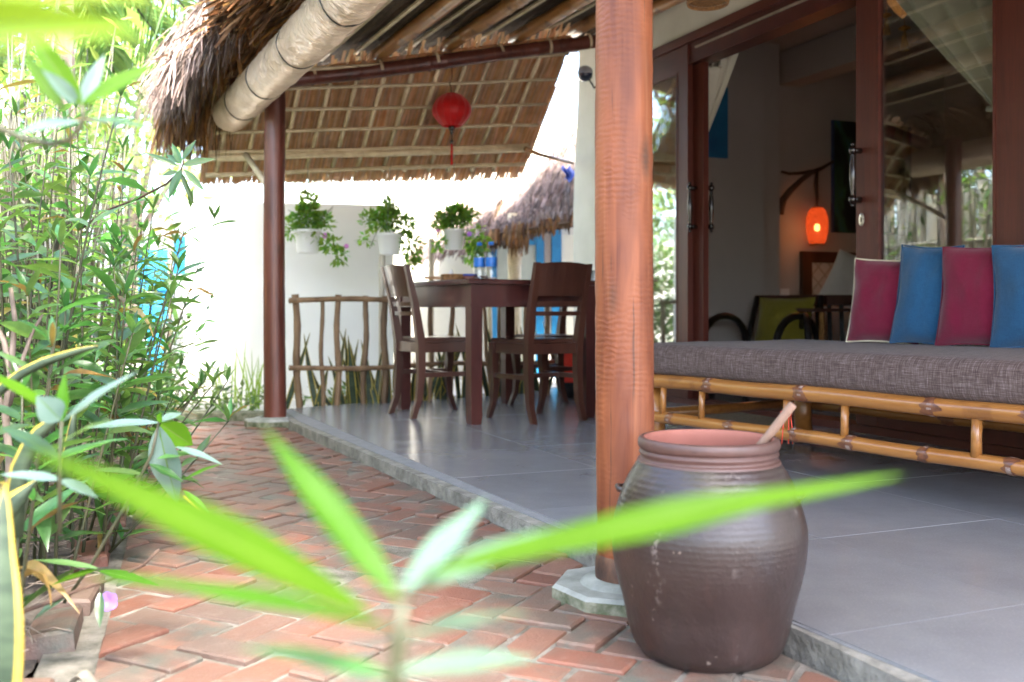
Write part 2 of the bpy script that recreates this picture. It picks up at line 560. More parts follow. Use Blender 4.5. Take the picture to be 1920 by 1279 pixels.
M['blue_tarp'] = m_plain('blue_plastic', (.01, .04, .30), (.02, .07, .42), .4, 8)

def jar_mat():
    t = NT('brown_glazed_clay'); v = t.coord((1, 1, 1))
    n = t.noise(v, 5, 6, .65)
    col = t.ramp(n, [(.3, (.017, .0095, .0083)), (.6, (.029, .0165, .0145)), (.8, (.044, .028, .026))])
    st = t.noise(t.coord((1, 1, .16)), 26, 4)
    col = t.mix(t.ramp(st, [(.58, 0.0), (.78, .5)]), col, (.050, .024, .020))
    sp = t.noise(v, 62, 2)
    col = t.mix(t.ramp(sp, [(.725, 0.0), (.75, .6)]), col, (.22, .17, .14))
    sp2 = t.noise(t.coord((1, 1, .35)), 14, 3)
    m2 = t.math('MULTIPLY', t.ramp(sp2, [(.62, 0.0), (.72, 1.0)]), t.ramp(t.noise(v, 90, 3), [(.50, 0.0), (.62, .6)]))
    col = t.mix(m2, col, (.20, .165, .15))
    ring = t.wave(t.coord((1, 1, 1)), 31, .9, 2, 1.5, 'Z')
    sepz = t.n('ShaderNodeSeparateXYZ'); t.l(v, sepz.inputs[0])
    up = t.ramp(sepz.outputs['Z'], [(.15, 0.05), (.28, 1.0)])
    h = t.math('ADD', t.math('MULTIPLY', t.math('MULTIPLY', ring, up), .09), t.math('MULTIPLY', t.noise(v, 70, 4), .35))
    rough = t.ramp(t.noise(v, 8, 3), [(.3, .28), (.7, .48)])
    return t.done(t.bsdf(col, rough, t.bump(h, .55, .006), .55, .12))
M['jar'] = jar_mat()
M['jar_rim'] = m_plain('raw_clay_rim', (.055, .026, .021), (.095, .047, .039), .45, 10, bump=.2, bscale=50)
M['jar_in'] = m_plain('raw_clay_inside', (.24, .080, .056), (.31, .110, .080), .75, 6)
M['stick'] = m_plain('peeled_stick', (.15, .085, .055), (.25, .15, .105), .7, 30, (1, 1, .1), .3, 60)
M['red_cord'] = m_plain('red_string', (.55, .04, .02), (.68, .07, .03), .7, 60)
M['white_plastic'] = m_plain('white_plastic', (.80, .80, .79), (.85, .85, .84), .4, 4)
M['wire'] = m_plain('grey_wire', (.20, .20, .20), (.30, .30, .29), .5, 20, metal=.6)
M['black_plastic'] = m_plain('black_plastic', (.012, .012, .013), (.022, .022, .022), .4, 20)
M['brass'] = m_plain('pale_metal', (.62, .58, .48), (.70, .66, .56), .35, 20, metal=.8)
M['grey_plastic'] = m_plain('grey_plastic', (.30, .33, .40), (.36, .39, .46), .35, 6)
M['dark_dome'] = m_plain('smoked_dome', (.02, .025, .05), (.03, .035, .07), .15, 6)
M['bin_red'] = m_plain('red_bag_plastic', (.50, .020, .012), (.62, .035, .02), .35, 12, bump=.5, bscale=30)
M['track'] = m_plain('steel_track', (.42, .36, .28), (.55, .48, .38), .35, 20, metal=.5)

def foil_mat():
    t = NT('crinkled_foil')
    v = t.coord((1, 1, 1)); c = t.coord((3.2, 1, 1))
    n = t.noise(c, 22, 6, .7, 1.2)
    n2 = t.voro(t.coord((4, 1, 1)), 26)
    h = t.math('ADD', n, t.math('MULTIPLY', n2, .8))
    col = t.ramp(t.noise(v, 5, 3), [(.3, (.52, .385, .27)), (.7, (.72, .58, .44))])
    return t.done(t.bsdf(col, .30, t.bump(h, 1.0, .03), .5, 0, .85))
M['foil'] = foil_mat()

def silk_mat():
    t = NT('red_silk')
    col = t.ramp(t.noise(t.coord((1, 1, 8)), 12, 3), [(.3, (.60, .006, .008)), (.7, (.74, .014, .014))])
    p = t.bsdf(col, .45, None, .4, 0, 0, .4)
    tr = t.n('ShaderNodeBsdfTranslucent'); t.l(col, tr.inputs['Color'])
    ms = t.n('ShaderNodeMixShader'); ms.inputs[0].default_value = .35
    t.l(p.outputs[0], ms.inputs[1]); t.l(tr.outputs[0], ms.inputs[2])
    return t.done(ms)
M['silk'] = silk_mat()

def schlick(t, f0):
    ge = t.n('ShaderNodeNewGeometry'); dp = t.n('ShaderNodeVectorMath', operation='DOT_PRODUCT')
    t.l(ge.outputs['Normal'], dp.inputs[0]); t.l(ge.outputs['Incoming'], dp.inputs[1])
    c = t.math('SUBTRACT', 1.0, t.math('ABSOLUTE', dp.outputs['Value']))
    f = t.math('MULTIPLY_ADD', t.math('POWER', c, 5.0), 1 - f0); f.node.inputs[2].default_value = f0
    return f

def glass_mat():
    t = NT('window_glass')
    f = schlick(t, .25)
    tr = t.n('ShaderNodeBsdfTransparent'); tr.inputs[0].default_value = (.93, .95, .94, 1)
    gl = t.n('ShaderNodeBsdfGlossy'); gl.inputs['Roughness'].default_value = .0
    ms = t.n('ShaderNodeMixShader')
    t.l(f, ms.inputs[0]); t.l(tr.outputs[0], ms.inputs[1]); t.l(gl.outputs[0], ms.inputs[2])
    return t.done(ms)
M['glass'] = glass_mat()

def bottle_mat():
    t = NT('clear_bottle_plastic')
    fr = schlick(t, .05)
    tr = t.n('ShaderNodeBsdfTransparent'); tr.inputs[0].default_value = (.86, .91, .95, 1)
    gl = t.n('ShaderNodeBsdfGlossy'); gl.inputs['Roughness'].default_value = .05
    ms = t.n('ShaderNodeMixShader')
    t.l(t.math('ADD', fr, .05), ms.inputs[0]); t.l(tr.outputs[0], ms.inputs[1]); t.l(gl.outputs[0], ms.inputs[2])
    return t.done(ms)
M['bottle'] = bottle_mat()
M['label_blue'] = m_plain('blue_label', (.01, .12, .50), (.03, .22, .68), .4, 40)

def lamp_mat(name, c1, c2, st, wave=60):
    t = NT(name)
    a = t.wave(t.coord((1, 1, 1), rot=(0, .7, .3)), wave, 1.5, 2, 2, 'Z')
    b = t.wave(t.coord((1, 1, 1), rot=(.7, -.7, .9)), wave, 1.5, 2, 2, 'Z')
    w = t.math('MULTIPLY', a, b)
    col = t.ramp(w, [(.1, c1), (.6, c2)])
    em = t.n('ShaderNodeEmission'); t.l(col, em.inputs[0]); em.inputs[1].default_value = st
    p = t.bsdf(c1, .6)
    ad = t.n('ShaderNodeAddShader'); t.l(p.outputs[0], ad.inputs[0]); t.l(em.outputs[0], ad.inputs[1])
    tr = t.n('ShaderNodeBsdfTransparent'); ms = t.n('ShaderNodeMixShader')
    t.l(t.ramp(w, [(.0, .45), (.5, .0)]), ms.inputs[0]); t.l(ad.outputs[0], ms.inputs[1]); t.l(tr.outputs[0], ms.inputs[2])
    return t.done(ms)
M['lamp_orange'] = lamp_mat('glowing_woven_shade', (.07, .004, .001), (.50, .050, .008), .26, 34)
M['lamp_warm'] = lamp_mat('warm_woven_shade', (.30, .11, .03), (.8, .36, .10), .05, 40)
def emit(name, c, s):
    t = NT(name); e = t.n('ShaderNodeEmission'); e.inputs[0].default_value = rgb(c); e.inputs[1].default_value = s
    return t.done(e)
M['bulb'] = emit('lamp_bulb', (1, .40, .09), 1.6)
M['basket'] = m_plain('woven_cane', (.16, .07, .022), (.42, .22, .08), .6, 60, (1, 1, 1), .5, 120)
M['raffia'] = m_thatch('raffia', (.30, .15, .05), (.50, .28, .11))
# leaves
M['leaf'] = m_leaf('lanceolate_leaf', (.036, .100, .030), (.075, .165, .052), trans=.45, amount=.45, hue=.03, tcol=(.15, .33, .05), rough=.30, spec=.7)
M['leaf_near'] = m_leaf('young_leaf', (.034, .095, .004), (.048, .125, .005), trans=.5, amount=.12, hue=.012, tcol=(.070, .165, .004), spec=.12, rough=.5)
M['leaf_bright'] = m_leaf('brightened_young_leaf', (.060, .165, .008), (.085, .21, .012), trans=.5, amount=.15, hue=.012, tcol=(.16, .36, .012), spec=.3)  # copy of the young leaf, colour raised to offset the crown's shade
M['leaf_sheen'] = m_leaf('pale_sheen_leaf', (.100, .175, .150), (.150, .225, .205), trans=.3, amount=.12, hue=.01, rough=.3, spec=.7)  # sky sheen painted in as a pale bluish leaf colour
M['leaf_pale'] = m_leaf('pale_green_leaf', (.065, .125, .095), (.10, .17, .13), trans=.3, amount=.12, hue=.01, rough=.3)
M['leaf_bg'] = m_leaf('garden_foliage', (.035, .085, .022), (.085, .15, .04), trans=.4, rnd='isl', amount=.5, hue=.03, tcol=(.22, .36, .06))
M['leaf_tree'] = m_leaf('tree_foliage', (.07, .14, .03), (.14, .22, .06), trans=.45, rnd='isl', amount=.45, hue=.03, tcol=(.36, .46, .10))
M['leaf_pot'] = m_leaf('petunia_leaf', (.07, .17, .03), (.13, .26, .05), trans=.5, rnd='isl', amount=.4, hue=.03, tcol=(.42, .66, .07))
M['leaf_yellow'] = m_plain('yellow_margin', (.30, .22, .02), (.40, .30, .04), .45, 14)
M['leaf_snake'] = m_plain('snake_leaf_green', (.012, .026, .011), (.036, .058, .028), .6, 10, (1, 1, 5), lo=.4, hi=.6)
M['petal'] = m_leaf('purple_petal', (.30, .13, .55), (.42, .20, .70), trans=.35, amount=.1, tcol=(.5, .22, .8))
M['petal_pink'] = m_leaf('pink_petal', (.55, .16, .45), (.65, .25, .55), trans=.35, rnd='isl', amount=.2, tcol=(.8, .3, .6))
M['dry_leaf'] = m_plain('dry_leaf', (.10, .085, .065), (.17, .15, .12), .8, 20, rnd=.3)

# ------------------------------------------------------------------ place frame
A = Vector((-math.sin(rad(25.5)), math.cos(rad(25.5)), 0))   # along the terrace edge, away from the camera
I = Vector((math.cos(rad(25.5)), math.sin(rad(25.5)), 0))    # towards the house
PB0 = Vector((-1.375, 5.72, 1.879)); PB1 = Vector((.788, 6.55, 2.369))
SLOPE = (PB1.z - PB0.z) / ((PB1 - PB0).dot(I))
def roof(i, a, dz=0.0):
    p = PB0 + I * i + A * a
    p.z = PB0.z + .150 + SLOPE * 1.02 * i + dz
    return p
FO = Vector((1.10, 5.89, 0)); FA = math.atan2(-.921, .389)
FM = Matrix.Translation(FO) @ Matrix.Rotation(FA, 4, 'Z')
def F(s, d, z): return FM @ Vector((s, d, z))
def fac_s(px, d=0.0):
    u = (px - 960) / FPX
    o = F(0, d, 0); t = Vector((math.cos(FA), math.sin(FA), 0))
    return (u * o.y - o.x) / (t.x - u * t.y)
def fac_z(px, py, d=0.0):
    p = F(fac_s(px, d), d, 0)
    return EYE - (py - 580) / FPX * p.y

E0 = (-1.124, 5.105); E1 = (.186, 2.42); EM = (.516, 1.80); E2 = (.618, 1.534); E3 = (1.60, -.60)
EC = (-1.36, 5.74)
def left_edge(y): return -.847 - .32 * (y - 1.865)

# ------------------------------------------------------------------ setting: ground, bed, path
g = MB(); g.sheet(lambda u, v: ((u - .5) * 160, (v - .4) * 160, -.11), 2, 2)
g.build('ground', M['soil'], kind='structure')

bed = S(MB())
def bedf(u, v):
    y = .3 + v * 9.2
    x = left_edge(y) - .03 - u * 3.2
    z = -.035 + .03 * u + .035 * mnoise.noise(Vector((x * 3, y * 3, 0))) + .018 * mnoise.noise(Vector((x * 14, y * 14, 1)))
    return (x, y, z)
bed.sheet(bedf, 60, 140)
bed.build('soil_bed', M['soil'], kind='structure')

path_poly = [(left_edge(.5) - .02, .5), (1.09, .5), (.618, 1.534), (.186, 2.42), (-1.124, 5.105), (-1.34, 5.60), (left_edge(5.60) - .02, 5.60)]
pb = MB(); pb.prism(path_poly, -.10, -.0505)
path = pb.build('path', M['sand'], kind='structure')

# herringbone bricks, each a part of the path
bu = Vector((.454, .891)).normalized(); bv = Vector((bu.y, -bu.x))
L, W = .172, .086
clipper = [(left_edge(.95) + .09, .95), (.868, .95), (.618 - .012, 1.534), (.186 - .012, 2.42), (-1.124 - .012, 5.105), (-1.32, 5.47), (left_edge(5.47) + .05, 5.47)]
rb = random.Random(11)
cells = []
for x in range(-60, 60):
    for y in range(-60, 60):
        d = (x - y) % 4
        if d == 0: cells.append((x, y, 2, 1))
        elif d == 3: cells.append((x, y, 1, 2))
nb = 0
bricks = []
for (x, y, w, h) in cells:
    jt = .0052
    x0, y0, x1, y1 = x * W + jt, y * W + jt, (x + w) * W - jt, (y + h) * W - jt
    cx, cy = (x0 + x1) / 2, (y0 + y1) / 2
    rot = rb.uniform(-.03, .03)
    pts = []
    for (qx, qy) in ((x0, y0), (x1, y0), (x1, y1), (x0, y1)):
        dx, dy = qx - cx, qy - cy
        qx2, qy2 = cx + dx * math.cos(rot) - dy * math.sin(rot), cy + dx * math.sin(rot) + dy * math.cos(rot)
        w2 = bu * qx2 + bv * qy2 + Vector((-.3, 3.0))
        pts.append((w2.x, w2.y))
    if area(pts) < 0: pts.reverse()
    mid = bu * cx + bv * cy + Vector((-.3, 3.0))
    if not (0.5 < mid.y < 6): continue
    for i in range(len(clipper)):
        if not pts: break
        pts = clip(pts, clipper[i], clipper[(i + 1) % len(clipper)])
    if len(pts) < 3 or abs(area(pts)) < .0016: continue
    bricks.append((mid, pts))
bricks.sort(key=lambda b: b[0].y)
rest = MB()
for k, (mid, pts) in enumerate(bricks):
    cx = sum(p[0] for p in pts) / len(pts); cy = sum(p[1] for p in pts) / len(pts)
    mb = MB() if k < 275 else rest
    n = len(mb.v)
    dz = rb.uniform(-.005, .005) + .006 * mnoise.noise(Vector((cx * 2, cy * 2, 0)))
    tx, ty = rb.gauss(0, .022), rb.gauss(0, .022)
    loc = Vector((cx, cy, 0)) if k < 275 else Vector((0, 0, 0))
    m = len(pts)
    ch = .004
    for lvl in range(3):
        for p in pts:
            dx, dy = p[0] - cx, p[1] - cy
            l = math.hypot(dx, dy) + 1e-6
            if lvl == 2: dx -= dx / l * ch * 1.4; dy -= dy / l * ch * 1.4
            z = (-.09, GZ - ch + dz, GZ + dz)[lvl]
            if lvl: z += dx * tx + dy * ty
            mb.v.append(Vector((cx + dx, cy + dy, z)) - loc)
    for r_ in range(2):
        for i in range(m):
            j = (i + 1) % m
            mb.face([n + r_ * m + i, n + r_ * m + j, n + (r_ + 1) * m + j, n + (r_ + 1) * m + i])
    mb.face([n + 2 * m + i for i in range(m)])
    if k < 275:
        o = mb.build('brick', M['brick'], path); o.location = loc
    nb += 1
if rest.v: rest.build('brick_rest', M['brick'], path, kind='stuff')
# edging bricks laid along the bed
yy = 1.30
ek = 0
eb = MB(); eb.cham((0, 0, 0), (.085, .195, .05), .006)
ebm = eb.mesh('edging_brick', M['brick'])
while yy < 5.3:
    o = bpy.data.objects.new('edging_brick', ebm); link(o, path)
    x = left_edge(yy) + rb.uniform(-.012, .03)
    o.location = (x - .02, yy, -.046 + rb.uniform(-.008, .014))
    o.rotation_euler = (rb.uniform(-.06, .06), rb.uniform(-.10, .22), rad(17.7) + rb.uniform(-.12, .12))
    yy += .205 + rb.uniform(0, .03) + (.16 if ek in (1, 3) else 0); ek += 1

yd = MB(); yd.prism([(-6.5, 5.66), (-1.33, 5.66), F(-1.75, 0, 0).to_2d()[:], (2.5, 9.2), (2.5, 12.0), (-7.5, 12.0)], -.10, -.07)
yd.build('yard', m_plain('pale_sand', (.48, .45, .40), (.60, .57, .51), .9, 9, bump=.5, bscale=60), kind='structure')
# low ledge that closes the far end of the path
lg = MB()
lp = [(left_edge(5.55) - .1, 5.50), (-1.30, 5.50), (-1.32, 5.64), (left_edge(5.55) - .12, 5.66)]
lg.prism(lp, -.1, .0)
ledge = lg.build('ledge', M['moss'])
tag(ledge, 'low mossy concrete ledge closing the far end of the brick path', 'ledge')

# ------------------------------------------------------------------ terrace
plat = [E0, EC, F(-1.75, .0, 0).to_2d()[:], F(-1.75, .25, 0).to_2d()[:], F(5.9, .25, 0).to_2d()[:], (1.75, -.90), E3, E2, EM, E1]
tr = MB(); tr.prism([(p[0], p[1]) for p in plat][::-1], -.11, -.0055)
terrace = tr.build('terrace', M['concrete'])
tag(terrace, kind='structure')
M['joint'] = m_plain('tile_joint', (.17, .17, .18), (.21, .21, .22), .8, 20)
inset = .042
def inset_line(a, b, k):
    d = Vector((b[0] - a[0], b[1] - a[1])).normalized(); n = Vector((d.y, -d.x)) * -1
    return (a[0] + n.x * k, a[1] + n.y * k), (b[0] + n.x * k, b[1] + n.y * k)
tclip = [((1.6 + inset, -.6), (.618 + inset, 1.534)), ((.618 + inset, 1.534), (.186 + inset, 2.42)), ((.186 + inset, 2.42), (E0[0] + inset, E0[1])),
         ((EC[0] + .03, EC[1] - .03), (F(-1.66, -.02, 0).x, F(-1.66, -.02, 0).y)), (tuple(F(-1.7, 3.6, 0).to_2d()), tuple(F(6, 3.6, 0).to_2d()))]
gb = plat_in = [(1.6 + inset, -.6), (.618 + inset, 1.534), (.186 + inset, 2.42), (E0[0] + inset, E0[1]), (EC[0] + .045, EC[1] - .03), F(-1.70, -.01, 0).to_2d()[:], F(-1.49, .2, 0).to_2d()[:], F(5.8, .2, 0).to_2d()[:]]
gm = MB(); gm.prism(gb[::-1], -.009, -.0026); gm.build('tile_bed', M['joint'], terrace)
TS = .60
tn = 0
for i in range(-4, 11):
    for j in range(-9, 6):
        s0, s1 = i * TS + .0015, (i + 1) * TS - .0015
        d0, d1 = j * TS + .0015 + .18, (j + 1) * TS - .0015 + .18
        pts = [tuple(F(a, b, 0).to_2d()) for a, b in ((s0, d0), (s1, d0), (s1, d1), (s0, d1))]
        if area(pts) < 0: pts.reverse()
        for a, b in tclip:
            if len(pts) >= 3: pts = clip(pts, b, a)
        if len(pts) < 3 or abs(area(pts)) < .002: continue
        if d1 > .9 + .2 and False: continue
        cx = sum(p[0] for p in pts) / len(pts); cy = sum(p[1] for p in pts) / len(pts)
        if cy < .2: continue
        mb = MB(); mb.prism([(p[0] - cx, p[1] - cy) for p in pts], -.008, rb.uniform(-.0006, .0006))
        o = mb.build('tile', M['tile'], terrace); o.location = (cx, cy, 0); tn += 1

# post footings
def footing(name, c, r, n, z1, label, rot=0.2, sq=1.0):
    t = thing(name, label, 'footing', (c[0], c[1], -.1))
    poly = [(r * math.cos(rot + 2 * math.pi * k / n) * (1 + .05 * math.sin(k * 2.3)), r * sq * math.sin(rot + 2 * math.pi * k / n)) for k in range(n)]
    mb = MB()
    mb.mi = 0
    inner = [(x * .95, y * .95) for x, y in poly]
    base = len(mb.v); m = n
    for z, pl in ((0, poly), (z1 + .1 - .008, poly), (z1 + .1, inner)):
        for p in pl: mb.v.append(Vector((p[0], p[1], z)))
    mb.mi = 1
    for i in range(m):
        j = (i + 1) % m; mb.face([base + i, base + j, base + m + j, base + m + i])
    mb.mi = 0
    for i in range(m):
        j = (i + 1) % m; mb.face([base + m + i, base + m + j, base + 2 * m + j, base + 2 * m + i])
    mb.face([base + 2 * m + i for i in range(m)])
    mb.build('slab', [M['footing'], M['moss']], t)
    cl = S(MB()); cl.lathe([(.098, z1 + .1), (.088, z1 + .108), (.055, z1 + .112)], 20, wob=.08)
    cl.build('collar', M['footing'], t)
    return t
PC = (.246, 2.145)
footing('pillar_footing', PC, .160, 8, -.012, 'octagonal concrete footing under the orange pillar beside the jar', .1)
footing('post_footing', (-1.275, 5.30), .150, 7, -.008, 'flat concrete footing under the dark red post', .3, .8)

# timber posts
def trunk(name, x, y, z0, z1, r0, r1, m, label, seed, lean=(0, 0), seg=36, rows=60):
    t = thing(name, label, 'post', (x, y, z0))
    mb = S(MB()); prof = []
    for j in range(rows + 1):
        k = j / rows; z = (z1 - z0) * k
        for q in range(seg):
            an = 2 * math.pi * q / seg
            rr = r0 + (r1 - r0) * k
            rr *= 1 + .02 * mnoise.noise(Vector((math.cos(an) * 1.5 + seed, math.sin(an) * 1.5, z * 1.3)))
            rr += .0016 * mnoise.noise(Vector((math.cos(an) * 5 + seed, math.sin(an) * 5, z * 26)))
            mb.v.append(Vector((rr * math.cos(an) + lean[0] * k + .004 * math.sin(z * 2.3 + seed), rr * math.sin(an) + lean[1] * k, z)))
    for j in range(rows):
        for q in range(seg):
            q2 = (q + 1) % seg
            mb.face([j * seg + q, j * seg + q2, (j + 1) * seg + q2, (j + 1) * seg + q])
    mb.face([rows * seg + q for q in range(seg)])
    mb.build('shaft', m, t)
    return t
pil = trunk('timber_pillar', PC[0], PC[1], -.008, 2.30, .0635, .0590, M['pillar'], 'thick orange-brown rippled timber pillar standing right behind the clay jar', 3.0, (-.006, 0), 40, 160)
ft = S(MB()); ft.lathe([(.0655, -.004), (.0668, .02), (.0655, .05), (.062, .058)], 40, wob=.03)
ft.build('tarred_foot', m_plain('tarred_foot', (.035, .016, .012), (.16, .07, .035), .6, 22, (1, 1, .5), .5, 60), pil)
trunk('timber_post', -1.262, 5.31, -.008, 1.80, .059, .054, M['post'], 'dark red round post at the far left corner of the tiled terrace', 9.0, (.0, 0), 24, 40)

# ------------------------------------------------------------------ house
house = thing('house', 'cream bungalow with red-framed sliding glass doors behind the daybed', 'house', FO, FA)
def hb(a, b): return MB().span(a, b)
WL = -1.656
# outer wall left of the doors: an extruded outline with a slightly crooked outer edge
mb = MB()
outl = [(WL, 0), (-1.06, 0), (-1.06, 2.215), (2.36, 2.215), (2.36, 0), (6.0, 0), (6.0, 2.75), (WL + .10, 2.75), (WL + .08, 2.2), (WL + .02, 1.6), (WL, 1.3)]
n = len(outl)
for d in (0.0, .14):
    for s, z in outl: mb.v.append(Vector((s, d, z)))
mb.face([i for i in range(n)]); mb.face([n + i for i in reversed(range(n))])
for i in range(n):
    j = (i + 1) % n; mb.face([i, n + i, n + j, j])
mb.build('wall', M['wall'], house)
RD = 3.6
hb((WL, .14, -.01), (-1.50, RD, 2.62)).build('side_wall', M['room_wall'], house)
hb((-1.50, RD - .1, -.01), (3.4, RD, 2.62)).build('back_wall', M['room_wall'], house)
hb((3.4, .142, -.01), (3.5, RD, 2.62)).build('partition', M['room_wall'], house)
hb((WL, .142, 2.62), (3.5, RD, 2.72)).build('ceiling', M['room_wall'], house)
hb((-1.498, 1.75, 2.36), (3.398, 1.95, 2.618)).build('ceiling_beam', M['room_wall'], house)
hb((-1.498, .142, 0), (-1.15, 1.34, 2.618)).build('pier', M['room_wall'], house)
hb((-1.498, 1.343, 0), (-1.30, 1.60, 2.618)).build('pier', M['room_wall'], house)
hb((-1.53, .0, 2.722), (6.0, RD, 2.80)).build('roof_slab', M['thatch_body'], house)
# door lining
hb((-1.10, -.022, 2.165), (2.40, .06, 2.218)).build('lintel', M['door_rail'], house)
hb((-1.06, .002, 2.045), (2.36, .12, 2.163)).build('door_head', m_plain('dark_head', (.05, .010, .008), (.085, .018, .012), .4, 10), house)
hb((-.02, -.012, 2.120), (2.35, .0, 2.130)).build('door_track', M['track'], house)
hb((-1.10, -.022, 0), (-1.00, .06, 2.163)).build('door_jamb', M['door_wood'], house)
hb((2.262, -.022, 0), (2.40, .06, 2.163)).build('door_jamb', M['door_wood'], house)
hb((-1.0, -.01, .0), (2.262, .12, .035)).build('door_sill', M['door_rail'], house)

def leaf(s0, s1, d, st0, st1, top, label, name='door'):
    th = .036
    dl = MB()
    dl.span((s0, d, .037), (s0 + st0, d + th, top)); dr = MB().span((s1 - st1, d, .037), (s1, d + th, top))
    a = dl.build('door_leaf', M['door_wood'], house)
    if label: a['label'] = label
    dr.build('stile', M['door_wood'], a)
    MB().span((s0 + st0, d + .002, top - .145), (s1 - st1, d + th - .002, top)).build('rail', M['door_rail'], a)
    MB().span((s0 + st0, d + .002, .037), (s1 - st1, d + th - .002, .19)).build('rail', M['door_rail'], a)
    MB().span((s0 + st0 - .004, d + .014, .186), (s1 - st1 + .004, d + .020, top - .141)).build('pane', M['glass'], a)
    for (p0, p1) in (((s0 + st0, d - .003, .19), (s0 + st0 + .012, d + .013, top - .145)), ((s1 - st1 - .012, d - .003, .19), (s1 - st1, d + .013, top - .145)), ((s0 + st0 + .012, d - .003, top - .158), (s1 - st1 - .012, d + .013, top - .145))):
        MB().span(p0, p1).build('bead', M['door_rail'], a)
    return a
lf1 = leaf(-.99, fac_s(1291), -.006, .11, .115, 2.163, None)
lf2 = leaf(-.86, fac_s(1319, .045), .045, .11, .105, 2.043, None)
lf3 = leaf(fac_s(1605, -.006), 2.255, -.006, .135, .15, 2.163, None)

def handle(s, d, z0, z1, par, inside=False):
    sg = 1 if not inside else -1
    h = thing  # noqa
    mb = S(MB())
    y = d - sg * .045
    zc = (z0 + z1) / 2; hl = (z1 - z0) / 2
    prof = []
    for k in range(13):
        q = k / 12; r = .0075 + .0075 * math.sin(math.pi * q) ** 2
        prof.append((r, z0 + (z1 - z0) * q))
    mb.lathe(prof, 14, (s, y, 0))
    for zz in (z0, z1):
        e = .018 if zz == z1 else -.018
        mb.lathe([(.0, zz - .022), (.009, zz - .020), (.016, zz - .010), (.018, zz), (.016, zz + .010), (.009, zz + .020), (.0, zz + .022)], 14, (s, y, 0))
        mb.tube([(s, y, zz), (s, d - sg * .0, zz)], [.011, .015], 12)
        mb.lathe([(.0, zz + e * 1.1), (.008, zz + e * 1.3), (.009, zz + e * 1.7), (.0, zz + e * 2.1)] if e > 0 else [(.0, zz + e * 2.1), (.009, zz + e * 1.7), (.008, zz + e * 1.3), (.0, zz + e * 1.1)], 12, (s, y, 0))
    return mb.build('handle', M['handle'], par)
s_l = fac_s(1309, .045)
handle(s_l - .02, .045, fac_z(1300, 424), fac_z(1300, 351), lf2)
handle(fac_s(1327, .10), .081, fac_z(1300, 424), fac_z(1300, 351), lf2, True)
s_r = fac_s(1613, -.006)
handle(s_r, -.006, fac_z(1606, 376), fac_z(1606, 285), lf3)
es = S(MB()); kz = fac_z(1609, 413)
es.sheet(lambda u, v: (s_r + .012 + .017 * math.cos(2 * math.pi * u) * v, -.0095, kz + .030 * math.sin(2 * math.pi * u) * v), 20, 2)
es.build('keyhole_plate', M['brass'], lf3, solid=.003)
kh = MB(); kh.span((s_r + .008, -.0125, kz - .011), (s_r + .015, -.0112, kz + .010)); kh.build('keyhole', M['black_plastic'], lf3)

# curtains, tied back
def curtain(name, label, s0, s1, d, ztop, ztie, stie, seed, folds=7, flip=False, spread=.10, tail=None):
    t = thing(name, label, 'curtain', FM @ Vector(((s0 + s1) / 2, d, ztie)), FA)
    inv = MW[t.name].inverted()
    mb = S(MB())
    def fn(u, v):
        k = v ** 1.15
        s_top = s0 + (s1 - s0) * u
        s_tie = stie + spread * (u - .5)
        s = s_top + (s_tie - s_top) * k
        z = ztop + (ztie + (.10 * u if flip else .10 * (1 - u)) - ztop) * v
        dd = d + .030 * math.sin(u * folds * 2 * math.pi + seed) * (1 - .45 * v) + .01 * math.sin(u * 31 + seed)
        return inv @ (FM @ Vector((s, dd, z)))
    mb.sheet(fn, 90, 24)
    if tail is not None:
        mb.sheet(lambda u, v: inv @ (FM @ Vector((stie + (spread + .16 * v) * (u - .5), d + .03 * math.sin(u * folds * 2 * math.pi + seed), ztie + .02 - (ztie - tail) * v))), 60, 10)
    mb.build('cloth', M['curtain'], t, solid=.002)
    tb = S(MB()); tb.tube([(F(stie - spread * .6, d - .05, ztie + .03)), F(stie, d - .055, ztie + .01), F(stie + spread * .6, d - .05, ztie + .03)], .012, 8)
    tb.build('tieback', M['curtain'], t, world=True)
    return t
curtain('door_curtain', 'cream curtain swept aside behind the right sliding glass door', 1.20, 2.26, .115, 2.33, 1.36, 2.10, .4, 5, True, .16)
curtain('door_curtain', 'cream curtain hanging in folds behind the left glass door pane', -.98, -.10, .20, 2.05, 1.13, -.72, 1.3, 8, False, .20, .7)
curtain('door_curtain', 'narrow dim curtain swept back at the top left of the open doorway', fac_s(1338, .3), fac_s(1394, .3), .30, 2.30, fac_z(1318, 262, .3), fac_s(1314, .3), 2.2, 2, False, .03)

# ------------------------------------------------------------------ main roof over the terrace
rf = thing('thatched_roof', 'thatched terrace roof with shaggy eave above the red lantern', 'roof', PB0)
A0, A1 = -6.2, .46
# solid core of the thatch
core = MB()
cs = [roof(-.50, A1, .004), roof(2.75, .62, .004), roof(2.75, A0, .004), roof(-.50, A0, .004)]
ct = [p + Vector((0, 0, .17)) for p in cs]
n = 0
core.v += cs + ct
for q in ((3, 2, 1, 0), (4, 5, 6, 7), (0, 1, 5, 4), (1, 2, 6, 5), (2, 3, 7, 6), (3, 0, 4, 7)): core.face(list(q))
core.build('thatch_core', M['thatch_body'], rf, world=True)
core = MB()
cs = [roof(-.05, 1.15, .006), roof(2.70, 1.15, .006), roof(2.70, .40, .006), roof(-.05, .40, .006)]
core.v += cs + [p + Vector((0, 0, .14)) for p in cs]
for q in ((3, 2, 1, 0), (4, 5, 6, 7), (0, 1, 5, 4), (1, 2, 6, 5), (2, 3, 7, 6), (3, 0, 4, 7)): core.face(list(q))
core.build('thatch_core', M['thatch_body'], rf, world=True)
rt = random.Random(21)
und = MB()
